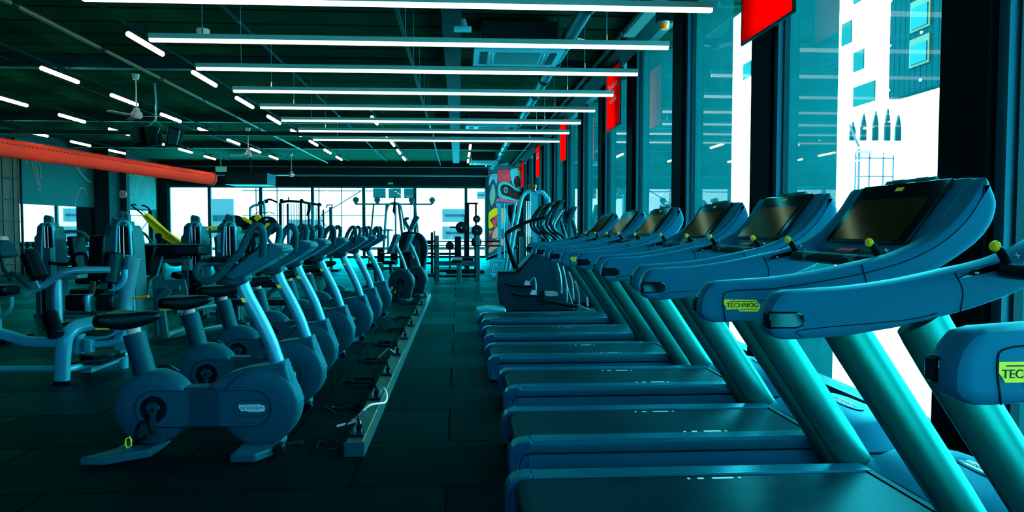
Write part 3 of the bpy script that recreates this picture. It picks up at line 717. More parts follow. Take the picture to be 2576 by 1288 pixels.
        up = MB().sweep(pts, circ(.040, 20, .078), (0, 1, 0)).build('upright', M_up, t, ang=60)
    # crossbar with sensors and stop key
    cb = MB().tube([(1.30, -.325, 1.178), (1.28, -.24, 1.178), (1.28, .24, 1.178), (1.30, .325, 1.178)], .022, 14, 3).build('crossbar', M_black, t)
    for s in (-1, 1): MB().tube([(1.28, s * .10, 1.1785), (1.28, s * .19, 1.1785)], .0232, 14).build('pulse_sensor', M_tower, cb)
    MB().prism([(1.29, 1.16), (1.42, 1.19), (1.43, 1.215), (1.30, 1.188)], -.22, .22).build('console_tray', M_black, t, bev=.01)
    MB().prism([(1.33, 1.205), (1.36, 1.212), (1.36, 1.222), (1.33, 1.213)], -.06, .06).build('stop_button', mat('stop_red', (.6, .0, .02), .3) if 'stop_red' not in MATS else MATS['stop_red'], t)
    # console between the arms
    prof = [(1.405, 1.225), (1.60, 1.485), (1.615, 1.475), (1.625, 1.44), (1.638, 1.37), (1.615, 1.30), (1.55, 1.235), (1.45, 1.19), (1.40, 1.195)]
    con = MB().prism(prof, -.335, .335).build('console', M_tread, t, bev=.012)
    ang = math.atan2(1.485 - 1.225, 1.60 - 1.405)
    f = thing_part('display', t, (1.5005, 0, 1.358), (0, -ang, 0))
    MB().box((0, 0, .006), (.30, .54, .014)).build('bezel', M_blackg, f, bev=.006)
    MB().box((-.035, 0, .0145), (.205, .44, .003)).build('screen', M_screen, f)
    MB().prism([(-.155 + 0, -.22), (-.155, .22), (-.14, .18), (-.137, 0), (-.14, -.18)], .013, .017, 'z').build('key_strip', M_pad, f)
    MB().box((.115, 0, .0142), (.018, .045, .002)).build('logo_badge', M_yel, f)
    MB().box((.155, 0, -.012), (.04, .30, .03)).box((.165, -.08, .006), (.012, .07, .008)).box((.165, .06, .006), (.012, .07, .008)).build('air_vent', M_tower, f)
    return t
def thing_part(name, parent, loc, rot):
    o = bpy.data.objects.new(name, None); COL.objects.link(o); o.parent = parent; o.location = loc; o.rotation_euler = rot; o.empty_display_size = .02
    return o
TP = [(.285, 1.55), (.22, 2.64), (.27, 3.71), (.32, 4.87), (.26, 6.01), (.27, 7.16), (.28, 8.35)]
lab = ['nearest treadmill at the right edge, only its arms in the frame', 'treadmill with the worn lime badge and its belt across the bottom of the frame', 'third treadmill from the viewer, directly behind the one with the worn lime badge', 'fourth treadmill from the viewer in the row', 'fifth treadmill from the viewer, its lime badge half hidden', 'sixth treadmill from the viewer, second from the far end of the row', 'farthest treadmill, next to the black cross trainer']
tm = make_treadmill('TECHNOGYM')
for i, (x, y) in enumerate(TP):
    o = tm if i == 0 else dup(tm)
    o.location = (x, y, 0); o['label'] = lab[i]
    o['group'] = 'treadmills in the row facing the window wall'

# the badge facing the viewer on the second treadmill has lost its last letters
for o in [q for q in ALL() if q.parent is None and q.name.startswith('treadmill')]:
    if 'worn lime badge and its belt' in str(o.get('label', '')):
        for arm in [c for c in ALL() if c.parent == o and c.name.split('.')[0] == 'arm']:
            for bd_ in [c for c in ALL() if c.name.startswith('logo_badge') and c.parent == arm]:
                for c in [c for c in ALL() if c.parent == bd_]: bpy.data.objects.remove(c)
                bpy.data.objects.remove(bd_)
                e = MB().prism([(-.075, .020), (-.045, .020), (-.042, .017), (-.036, .020), (.035, .018), (.048, .004), (.052, -.006), (.043, -.022), (-.018, -.021), (-.026, -.013), (-.055, -.014), (-.064, -.016), (-.068, -.004), (-.075, .004)], -.0025, 0).build('logo_badge', M_yelg, arm, loc=(.752, -.4045, 1.040), label='lime badge with its last letters worn off')
                text('TECHNOG', .0225, (-.010, -.0029, 0), (PI / 2, 0, 0), M_ink, e, sx=1.02, depth=.0006)
                MB().box((-.01, -.0031, .0135), (.09, .001, .002)).box((.01, -.0031, -.0135), (.06, .001, .002)).build('logo_rule', M_ink, e)
                MB().tube([(.05, -.001, .016), (.066, -.001, .016), (.076, -.001, .008), (.076, -.001, -.008)], .0012, 5).build('worn_outline', M_black, e)
# ------------------------------------------------------------------ upright exercise bikes (origin under the front wheel housing; riders face +x)
def screws(parent, pts, y):
    for x, z in pts: MB().cyl((x, y, z), (x, y - .003, z), .0045, 8).build('screw', M_chrome, parent)
def make_bike():
    t = thing('exercise_bike', '', 'exercise bike', (0, 0, 0), 0, 'upright exercise bikes in a row')
    def disc(cx, cz, r, w, name):
        p = [(0, -w), (r * .55, -w), (r * .90, -w + .004), (r * .965, -w + .012), (r, -w + .035), (r, w - .035), (r * .965, w - .012), (r * .9, w - .004), (0, w)]
        return MB().lathe(p, (cx, 0, cz), 'y', 56).build(name, M_bike, t, ang=50)
    f = disc(0, .27, .228, .082, 'front_housing'); r_ = disc(-.605, .27, .212, .082, 'rear_housing')
    screws(f, [(-.06, .47), (.16, .30), (-.075, .10)], -.080); screws(r_, [(-.705 + .11 + .02, .42), (-.79, .275), (-.53, .125)], -.080)
    # long side cover with rounded ends, both sides
    for s in (-1, 1):
        pr = [(-.585 + .104 * math.cos(R(a)), .272 + .104 * math.sin(R(a))) for a in range(90, 271, 12)] + [(-.03 + .104 * math.cos(R(a)), .268 + .104 * math.sin(R(a))) for a in range(-90, 91, 12)]
        c = MB().prism(pr, s * .060, s * .087).build('side_cover', M_bike, t, bev=.003)
        MB().prism([(-.40, .17), (-.22, .17), (-.215, .22), (-.215, .32), (-.22, .37), (-.40, .37), (-.385, .32), (-.385, .22)], s * .086, s * .0885).build('cover_inlay', M_bikeb, c)
        MB().tube([(a, s * .0875, b) for a, b in pr], .0018, 5, closed=True).build('cover_seam', M_black, c)
        pr = [(-.09 + .046 * math.cos(R(a)), .27 + .046 * math.sin(R(a))) for a in range(90, 271, 18)] + [(.0 + .02 + .046 * math.cos(R(a)), .27 + .046 * math.sin(R(a))) for a in range(-90, 91, 18)]
        MB().tube([(a, s * .0875, b) for a, b in pr], .001, 4, closed=True).build('badge_ring', M_black, c)
        # crank recess, crank, pedal
        MB().lathe([(.048, -.001), (.075, -.001), (.075, .0035), (.066, .004), (.048, .0015)], (-.585, s * .087, .272), 'y', 32).build('crank_ring', M_black, c)
        MB().lathe([(0, 0), (.066, 0), (.066, .002), (0, .002)], (-.585, s * .087, .272), 'y', 32).build('crank_well', M_blackg, c)
        sg = 1 if s < 0 else -1
        cr = MB().prism([(-.585 - .042, .285), (-.585 - .02, .31), (-.585 + .02, .31), (-.585 + .042, .285), (-.585 + .014, .245), (-.585 + .016, .272 - sg * .135), (-.585 - .02, .272 - sg * .135), (-.585 - .014, .245)] if sg > 0 else [(-.585 - .02, .235), (-.585 + .02, .235), (-.585 + .04, .27), (-.585 + .014, .30), (-.585 + .014, .40), (-.585 - .014, .40), (-.585 - .014, .30), (-.585 - .04, .27)], s * .090, s * .106).build('crank', M_bikeb, t, bev=.004)
        MB().cyl((-.585, s * .107, .272), (-.585, s * .104, .272), .012, 12).build('crank_bolt', M_black, cr)
        pz = .272 - sg * .13; px = -.60
        pd = MB().box((px - .01, s * .165, pz - .01), (.105, .10, .026), (0, R(-28), 0)).build('pedal', M_black, t, bev=.006)
        MB().tube([(px - .07, s * .125, pz - .03), (px - .055, s * .12, pz + .05), (px, s * .14, pz + .075), (px + .045, s * .19, pz + .03)], .010, 6, 3).build('toe_strap', M_dark, pd)
        MB().tube([(px - .072, s * .214, pz - .05), (px - .050, s * .214, pz - .035), (px - .052, s * .214, pz - .005), (px - .060, s * .214, pz + .012), (px - .080, s * .214, pz - .0), (px - .084, s * .214, pz - .03)], .0045, 6, closed=True).build('pedal_tag', M_yelg, pd)
    badge(f, -.035, .270, .145, -.0885, M_cyanb)
    # bridge between housings, shroud up to the column
    MB().prism([(-.45, .18), (-.15, .18), (-.15, .385), (-.45, .385)], -.058, .058).build('bridge', M_bikeb, t, bev=.008)
    MB().loft([[(x0, -w, z0), (x0, w, z0), (x1, w, z1), (x1, -w, z1)] for x0, z0, x1, z1, w in ((-.25, .36, -.415, .384, .055), (-.18, .38, -.20, .45, .06), (-.06, .40, -.10, .50, .06), (.02, .42, .045, .515, .05))][:0] or [[(0, 0, 0), (0, 0, .001), (.001, 0, 0)], [(0, .001, 0), (0, .001, .001), (.001, .001, 0)]]) if False else None
    MB().prism([(-.30, .39), (-.25, .42), (-.17, .465), (-.07, .497), (.05, .510), (.15, .520), (.175, .42), (.215, .30), (.19, .25), (-.1, .30)], -.066, .066).build('shroud', M_bike, t, bev=.018, seg=3)
    MB().tube([(.10, 0, .52), (.14, 0, .41), (.19, 0, .28)], .056, 20, 4).build('column_socket', M_bike, t, ang=60)
    # curved silver column
    MB().sweep(smooth_pts([(.150, 0, .36), (.094, 0, .51), (.045, 0, .655), (-.018, 0, .79), (-.080, 0, .91), (-.112, 0, 1.0), (-.118, 0, 1.06)], 4), circ(.036, 18, .041), (0, 1, 0)).build('column', M_silver, t, ang=60)
    MB().prism([(-.106, .9), (-.082, .9), (-.070, .875), (-.094, .875)], -.0385, -.028).build('sticker', M_yelg, t)
    # seat tube, inner post, saddle, lever
    MB().sweep([(-.655, 0, .42), (-.725, 0, .695)], circ(.058, 20, .060), (0, 1, 0)).build('seat_tube', M_bikeb, t, ang=60)
    MB().cyl((-.715, 0, .66), (-.733, 0, .745), .038, 18).build('seat_post', M_white, t)
    st = MB().box((-.72, 0, .752), (.10, .07, .02)).build('saddle_clamp', M_dark, t, bev=.004)
    secs = []
    for x, w, zt, zb in ((-.92, .07, .785, .752), (-.90, .12, .815, .738), (-.86, .145, .824, .738), (-.82, .14, .824, .742), (-.78, .12, .822, .720), (-.72, .085, .822, .722), (-.66, .060, .824, .738), (-.61, .045, .822, .758), (-.585, .034, .815, .772), (-.572, .012, .802, .785)):
        secs.append([(x, -w * .75, zt), (x, 0, zt + .004 - .01 * (w > .06)), (x, w * .75, zt), (x, w, zt - .014), (x, w * .97, zb + .01), (x, w * .7, zb), (x, -w * .7, zb), (x, -w * .97, zb + .01), (x, -w, zt - .014)])
    MB().loft(secs).build('saddle', M_pad, t, ang=70).modifiers.new('smooth', 'SUBSURF').levels = 1
    MB().box((-.885, -.03, .727), (.075, .02, .012)).build('adjust_lever', M_yelg, t, bev=.003)
    # console
    co = MB().prism([(-.17, 1.03), (-.155, 1.055), (.015, 1.185), (.05, 1.213), (.085, 1.215), (.165, 1.185), (.16, 1.165), (.07, 1.102), (-.04, 1.042), (-.12, 1.005)], -.125, .125).build('console', M_bike, t, bev=.010)
    MB().prism([(-.145, 1.057), (-.137, 1.061), (.02, 1.205), (.012, 1.208)], -.10, .10).build('console_display', M_blackg, co)
    MB().prism([(.092, 1.208), (.155, 1.190), (.158, 1.199), (.092, 1.217)], -.11, .11).build('console_cap', mat('console_cap', (.12, .30, .27), .5) if 'console_cap' not in MATS else MATS['console_cap'], co)
    q = MB()
    for z, w in ((1.150, .10), (1.132, .05)): MB().box((.160 - (1.165 - z) * 1.43 + .003, .02, z), (.004, w, .004)).build('vent_slot', M_silver, co)
    MB().prism([(-.24, 1.0), (-.21, .978), (-.13, .965), (-.07, .985), (-.06, 1.03), (-.20, 1.03)], -.07, .07).build('console_tray', M_bikeb, t, bev=.015)
    # bull-horn handlebars, one loop each side, and front grips
    for s in (-1, 1):
        MB().tube([(.05, s * .135, 1.14), (.06, s * .15, 1.20), (.066, s * .175, 1.28), (.045, s * .18, 1.316), (.015, s * .18, 1.305), (-.02, s * .18, 1.25), (-.055, s * .18, 1.175), (-.14, s * .18, 1.08), (-.205, s * .18, 1.02), (-.25, s * .18, 1.010), (-.29, s * .175, 1.035), (-.305, s * .16, 1.075), (-.285, s * .13, 1.10), (-.22, s * .07, 1.105), (-.16, s * .03, 1.08)], .0205, 12, 4).build('handlebar', M_grip, t, ang=70)
    for s in (-1, 1): MB().tube([(-.29, s * .13, 1.112), (-.21, s * .10, 1.128), (-.14, s * .06, 1.118)], .016, 8, 3).build('pulse_grip', M_dark, t)
    # feet: long swept cross feet
    def foot(cx, name, sweep, w):
        pr = [(cx - w + sweep, -.26), (cx + w * .8 + sweep, -.26), (cx + w + .06, -.14), (cx + w + .07, 0), (cx + w + .06, .14), (cx + w * .8 + sweep, .26), (cx - w + sweep, .26), (cx - w * .9, .10), (cx - w * .9, -.10)]
        f_ = MB().prism(pr, .012, .058, 'z').build(name, M_bike, t, bev=.008)
        for y in (-.22, .22): MB().cyl((cx + sweep, y, 0), (cx + sweep, y, .014), .018, 12).build('rubber_pad', M_dark, f_)
        return f_
    foot(-.03, 'front_foot', 0, .075); foot(-.72, 'rear_foot', -.11, .075)
    MB().cyl((.13, -.10, .05), (.13, -.16, .05), .028, 14).build('transport_wheel', M_dark, t)
    MB().box((-.02, 0, .06), (.12, .10, .06)).box((-.66, 0, .06), (.12, .10, .06)).build('foot_mount', M_black, t)
    return t
bk = make_bike()
BP = [(-1.15, 4.0), (-1.19, 4.92), (-1.26, 5.81), (-1.27, 6.83), (-1.225, 7.90), (-1.235, 8.94), (-1.22, 10.07)]
bl = ['nearest exercise bike, whole and closest to the viewer', 'second nearest exercise bike, just behind the closest one', 'third nearest exercise bike in the row by the floor rail', 'fourth exercise bike, middle of the row of seven', 'fifth exercise bike from the viewer in the row of seven', 'sixth exercise bike from the viewer in the row of seven', 'seventh exercise bike, farthest of the row of seven']
for i, (x, y) in enumerate(BP):
    o = bk if i == 0 else dup(bk)
    o.location = (x, y, 0); o['label'] = bl[i]; o['group'] = 'upright exercise bikes in a row'
# two compact cycles at the end of the row
def compact(x, y, rz, label):
    t = thing('compact_cycle', label, 'exercise bike', (x, y, 0), rz, 'compact cycles at the end of the bike row')
    h = MB().lathe([(0, -.09), (.13, -.09), (.21, -.085), (.235, -.05), (.235, .05), (.21, .085), (0, .09)], (0, 0, .34), 'y', 48).build('wheel_housing', M_bikeb, t, ang=50)
    screws(h, [(.15, .47), (-.16, .42), (-.12, .2), (.17, .25)], -.088)
    MB().lathe([(0, -.001), (.055, -.001), (.07, .0), (0, .002)], (0, -.091, .34), 'y', 24).build('crank_well', M_blackg, h)
    MB().prism([(-.02, .36), (.02, .36), (.0, .20), (-.03, .20)], -.11, -.095).build('crank', M_bikeb, t)
    pd = MB().box((-.05, -.15, .19), (.10, .08, .02)).build('pedal', M_black, t)
    MB().tube([(-.10, -.19, .165), (-.08, -.19, .20), (-.06, -.19, .19), (-.08, -.19, .155)], .005, 6, 2, closed=True).build('pedal_tag', M_yelg, pd)
    MB().prism([(-.30, .02), (.16, .02), (.22, .30), (.13, .57), (.02, .56), (-.20, .35)], -.06, .06).build('body', M_bikeb, t, bev=.02)
    badge(t, -.19, .19, .17, -.095, M_cyanb, ry=R(-58))
    MB().prism([(-.30, .0), (-.05, .0), (-.02, .30), (-.12, .30)], -.094, -.06).build('badge_mount', M_bikeb, t)
    MB().sweep(smooth_pts([(.10, 0, .50), (.03, 0, .72), (-.08, 0, .97), (-.12, 0, 1.03)], 4), circ(.03, 14), (0, 1, 0)).build('column', M_silver, t, ang=60)
    c = MB().prism([(-.19, .86), (-.165, .86), (-.03, 1.18), (-.045, 1.20), (-.10, 1.20), (-.20, .90)], -.14, .14).build('console', M_bike, t, bev=.008)
    MB().prism([(-.205, .91), (-.105, 1.185), (-.112, 1.187), (-.212, .912)], -.12, .12).build('console_display', M_blackg, c)
    MB().tube([(-.05, -.05, .88), (-.20, -.20, .86), (-.32, -.24, .87)], .016, 8, 4).tube([(-.05, .05, .88), (-.20, .20, .86), (-.32, .24, .87)], .016, 8, 4).build('handlebar', M_grip, t)
    MB().prism([(-.34, -.22), (-.22, -.22), (-.2, .22), (-.34, .22)], .0, .05, 'z').prism([(.0, -.24), (.14, -.24), (.2, 0), (.14, .24), (.0, .24)], 0, .05, 'z').build('foot', M_bike, t, bev=.01)
    sp_ = MB().tube([(-.45, .05, .10), (-.50, .05, .60)], .035, 12).build('seat_post', M_bikeb, t); MB().box((-.30, .05, .08), (.36, .09, .06)).build('rear_beam', M_bikeb, t)
    MB().box((-.50, .05, .64), (.26, .24, .07)).build('saddle', M_pad, t, bev=.025)
compact(-1.02, 12.2, R(-8), 'compact cycle with a diagonal pale badge at the end of the bike row')
compact(-.83, 13.1, R(-8), 'compact cycle behind the one with the diagonal pale badge')
# tall black stepper behind them
t = thing('stair_machine', 'tall black rounded cardio machine with a vertical pale badge behind the compact cycles', 'cardio machine', (-.85, 14.0, 0))
pr = [(p.x, p.z) for p in smooth_pts([(-.28, 0, .02), (.10, 0, .02), (.14, 0, .12), (.16, 0, .55), (.22, 0, .85), (.19, 0, 1.05), (.08, 0, 1.19), (-.08, 0, 1.23), (-.28, 0, 1.22), (-.36, 0, 1.0), (-.32, 0, .4)], 3, True)]
MB().prism(pr, -.22, .22).build('body', M_black, t, bev=.03)
MB().prism([(-.12, .05), (.03, .05), (.06, .55), (.08, .95), (0, 1.08), (-.14, 1.08)], -.235, -.22).build('side_panel', M_bikeb, t, bev=.006)
badge(t, -.05, .82, .24, -.238, M_cyanb, ry=R(85))
MB().prism([(-.20, 1.2), (-.12, 1.22), (.06, 1.54), (.0, 1.56), (-.06, 1.54)], -.18, .18).build('console', M_bikeb, t, bev=.012)
for s in (-1, 1): MB().tube([(-.1, s * .2, 1.2), (-.25, s * .22, 1.45), (-.18, s * .2, 1.52)], .022, 8, 3).build('handrail', M_bikeb, t)
MB().tube([(.14, -.16, .05), (.17, -.16, .5), (.21, -.16, .8)], .018, 8, 3).build('edge_tube', M_silver, t)

# ------------------------------------------------------------------ power rail with sockets, plugs, cables
rl = thing('power_rail', 'long dark floor rail with power sockets beside the row of bikes', 'power rail', (-.60, 3.85, 0))
a = MB()
MB().loft([[(-.05, 0, 0), (.062, 0, 0), (.052, 0, .082), (-.044, 0, .082)], [(-.075, 8.95, 0), (.085, 8.95, 0), (.075, 8.95, .075), (-.065, 8.95, .075)]]).build('rail_channel', mat('rail_steel', (.05, .11, .06), .35, .3), rl)
MB().loft([[(.048, 0, .083), (.056, 0, .083), (.056, 0, .087), (.048, 0, .087)], [(.070, 8.95, .076), (.078, 8.95, .076), (.078, 8.95, .080), (.070, 8.95, .080)]]).build('rail_lip', M_chrome, rl)
MB().box((.005, -.004, .04), (.112, .008, .082)).build('rail_end', M_bike, rl)
SK = [4.0, 4.85, 5.65, 6.55, 7.5, 8.5, 9.6, 10.8, 12.0]
for k, y in enumerate(SK):
    s_ = MB().box((0, y - 3.85, .092), (.085, .12, .014)).build('socket', M_dark, rl, bev=.003)
for k, y in enumerate(SK):
    pl = thing('power_plug', 'black power plug in the floor rail socket, %s of nine' % nth(k), 'plug', (-.59, y, .10), 0, 'black plugs in the floor rail')
    MB().cyl((0, .02, 0), (0, .02, .035), .018, 12).cyl((0, .02, .035), (-.01, .02, .075), .008, 8).build('plug_body', M_black, pl)
    MB().box((-.02, -.02, .012), (.012, .012, .024)).box((.02, -.02, .012), (.01, .01, .02)).build('plug_pin', M_chrome, pl)
def tangle(k, y0, x0=-.95, n=9, rx=.16, ry=.16):
    rnd = random.Random(k * 13 + 3); pts = [(-.60, SK[k] + .02, .19), (-.66, SK[k], .15), (-.72, SK[k] - .05, .02)]
    for i in range(n):
        a_ = i * 1.9 + rnd.random(); pts.append((x0 + rx * math.cos(a_) * rnd.uniform(.4, 1.2) + .05 * rnd.random(), y0 + ry * math.sin(a_) * rnd.uniform(.4, 1.3), .010 + .03 * rnd.random()))
    pts.append((x0 - .08, y0 + .05, .02)); pts.append((x0 - .12, y0 + .08, .02))
    return pts
for k in range(8):
    bx_, by_ = BP[min(k, 6)]
    yy = SK[k] - .0 + .02 if k < 7 else 11.6
    tag(MB().tube(tangle(k, yy - .02, -.85, 6 if k == 0 else 10, .15 if k else .17, .15), .0055, 6, 6).build('power_cable', M_black if k % 3 else M_dark), 'black power cable lying in loops on the mats, %s of eight' % nth(k), 'cable', 'looped power cables on the mats')
tag(MB().tube([(-.585, 4.02, .115), (-.60, 4.06, .145), (-.66, 4.10, .12), (-.73, 4.12, .10), (-.74, 4.12, .095)], .0075, 8, 5).build('adapter_cable', M_wcable), 'short white cable lead plugged in at the near end of the floor rail', 'cable')
tag(MB().tube([(-.575, 4.90, .115), (-.545, 4.88, .15), (-.51, 4.78, .13), (-.51, 4.66, .10), (-.60, 4.55, .11), (-.69, 4.52, .03), (-.72, 4.52, .02)], .0075, 8, 5).build('adapter_cable', M_wcable), 'longer white cable lead looping over the edge of the floor rail', 'cable')
tag(MB().tube([(-.62, 6.55, .10), (-.68, 6.58, .13), (-.74, 6.6, .08), (-.80, 6.62, .02)], .007, 8, 4).build('adapter_cable', M_wcable), 'small pale cable lead halfway along the floor rail', 'cable')
tag(MB().tube([(-.56, 12.6, .08), (-.50, 12.75, .12), (-.40, 12.9, .09), (-.32, 12.7, .05), (-.38, 12.3, .02), (-.48, 12.1, .02)], .006, 6, 5).build('loose_cable', M_dark), 'thin loose cable loop at the far end of the floor rail', 'cable')
# ------------------------------------------------------------------ silver torso rotation machine in the left foreground (world coordinates, empty at its foot)
def at_world(o, loc):      # parts were laid out in room coordinates: bring them under an empty standing at loc
    return o
class Frame:
    def __init__(s, name, label, cat, loc, group=None):
        s.t = thing(name, label, cat, loc, 0, group); s.o = Vector(loc)
    def b(s, mb, name, m, parent=None, **k):
        mb.v = [(v[0] - s.o.x, v[1] - s.o.y, v[2] - s.o.z) for v in mb.v] if not k.pop('raw', False) else mb.v
        return mb.build(name, m, parent or s.t, **k)
F = Frame('rotary_torso_machine', 'silver tubular torso rotation machine with black rollers in the left foreground', 'strength machine', (-3.35, 6.1, 0))
F.b(MB().bar([(-3.31, 5.80, .03), (-3.29, 5.80, .30), (-3.265, 5.82, .42), (-3.21, 5.9, .475), (-3.05, 6.0, .50)], .07, .11, 4, ref=(0, 1, 0)), 'front_leg', M_silver2, ang=60)
F.b(MB().box((-3.29, 5.80, .016), (.14, .10, .032)), 'foot_pad', M_black, bev=.006)
F.b(MB().tube([(-4.6, 5.9, .125), (-3.33, 5.85, .12)], .026, 12), 'base_tube', M_silver2)
F.b(MB().tube([(-3.30, 5.86, .11), (-3.12, 6.4, .12), (-3.06, 6.48, .20), (-3.07, 6.48, .36), (-3.2, 6.45, .42)], .03, 12, 5), 'side_tube', M_silver2, ang=60)
F.b(MB().cyl((-3.12, 6.45, .0), (-3.12, 6.45, .14), .04, 14), 'rear_foot', M_silver2)
F.b(MB().bar([(-4.7, 6.0, .55), (-4.2, 6.0, .47), (-3.86, 6.0, .38), (-3.74, 5.98, .345), (-3.60, 5.96, .33), (-3.33, 5.95, .33)], .07, .085, 4), 'main_beam', M_silver2, ang=60)
F.b(MB().tube([(-3.30, 6.15, .27), (-3.10, 6.15, .28), (-2.98, 6.15, .34), (-2.93, 6.2, .48)], .032, 12, 5).tube([(-3.35, 6.15, .335), (-3.13, 6.15, .335), (-3.02, 6.16, .39)], .014, 8, 4), 'pivot_arm', M_silver2, ang=60)
F.b(MB().cyl((-3.36, 6.15, .20), (-3.36, 6.15, .37), .055, 20).cyl((-3.27, 6.12, .215), (-3.27, 6.12, .33), .03, 14).box((-3.24, 6.1, .27), (.05, .08, .11)), 'pivot_housing', M_silver2, ang=60)
F.b(MB().lathe([(0, -.02), (.16, -.02), (.165, 0), (.16, .02), (0, .02)], (-3.23, 6.25, .165), 'z', 36), 'pivot_plate', M_dark)
F.b(MB().prism([(-3.40, .12), (-3.08, .12), (-3.08, .155), (-3.40, .145)], 5.98, 6.40), 'base_plate', M_dark)
F.b(MB().prism([(-3.60, .42), (-3.55, .47), (-3.30, .50), (-3.16, .50), (-3.14, .45), (-3.30, .42)], 6.0, 6.42), 'seat', M_pad, bev=.02, seg=3)
for a, b, r in (((-3.39, 5.78, .60), (-3.29, 5.70, .42), .062), ((-3.735, 6.1, 1.09), (-3.635, 6.08, .865), .070), ((-3.165, 6.4, 1.08), (-3.19, 6.36, .80), .076)):
    A_, B_ = Vector(a), Vector(b); d = (B_ - A_).normalized() * .012
    rr = F.b(MB().cyl(A_, B_, r, 28), 'roller_pad', M_pad, bev=.012)
    F.b(MB().cyl(A_ - d * .2, A_ + d * .2, r * .55, 20), 'roller_cap', M_black, rr)
F.b(MB().tube([(-3.775, 6.1, .725), (-3.70, 6.1, .765), (-3.62, 6.1, .805), (-3.52, 6.1, .87), (-3.44, 6.1, .912), (-3.32, 6.12, .935), (-3.10, 6.2, .932)], .031, 14, 4), 'swing_arm', M_silver, ang=60)
F.b(MB().cyl((-3.655, 6.06, .845), (-3.625, 6.06, .785), .014, 10), 'arm_clamp', M_silver)
F.b(MB().tube([(-3.83, 6.0, .93), (-3.70, 6.05, .78)], .011, 8).cyl((-3.833, 6.0, .925), (-3.812, 6.01, .905), .019, 10), 'hand_lever', M_dark)
F.b(MB().tube([(-3.62, 6.3, .84), (-3.62, 6.3, .10)], .042, 16), 'centre_post', M_silver)
F.b(MB().tube([(-3.27, 7.0, 1.02), (-3.36, 7.0, .60), (-3.37, 7.0, .34)], .078, 22, 4), 'column', M_silver, ang=60)
F.b(MB().box((-3.36, 7.0, .22), (.16, .16, .26)), 'column_foot', M_silver2)
F.b(MB().box((-3.36, 6.7, .045), (.10, .9, .09)), 'floor_beam', M_silver2)
F.b(MB().bar([(-3.09, 6.45, .92), (-3.10, 6.45, .83), (-3.16, 6.45, .755), (-3.22, 6.45, .74), (-3.22, 6.45, .78)], .04, .045, 4), 'roller_bracket', M_silver2, ang=60)
F.b(MB().tube([(-3.205, 6.4, .82), (-3.22, 6.43, .75)], .022, 10), 'roller_stem', M_black)
F.b(MB().cyl((-3.17, 6.30, .925), (-3.17, 6.27, .925), .016, 14), 'arm_knob', M_chrome)
for x in (-3.62, -3.36):
    F.b(MB().box((x + .02, 6.6, .60), (.20 if x < -3.5 else .17, .12, .155)), 'hip_pad', M_pad, bev=.03, seg=3)
F.b(MB().box((-3.475, 6.55, .60), (.045, .10, .17)), 'pad_clip', M_silver, bev=.015)
F.b(MB().bar([(-3.475, 6.6, .68), (-3.46, 6.6, .80)], .02, .05), 'scale_strip', M_gold)
F.b(MB().cyl((-3.27, 7.0, .60), (-3.13, 7.0, .615), .013, 10), 'selector_handle', M_orange, label='orange selector handle')
F.b(MB().tube([(-4.3, 5.9, .2), (-4.2, 5.85, .2)], .09, 20), 'counterweight', M_black)

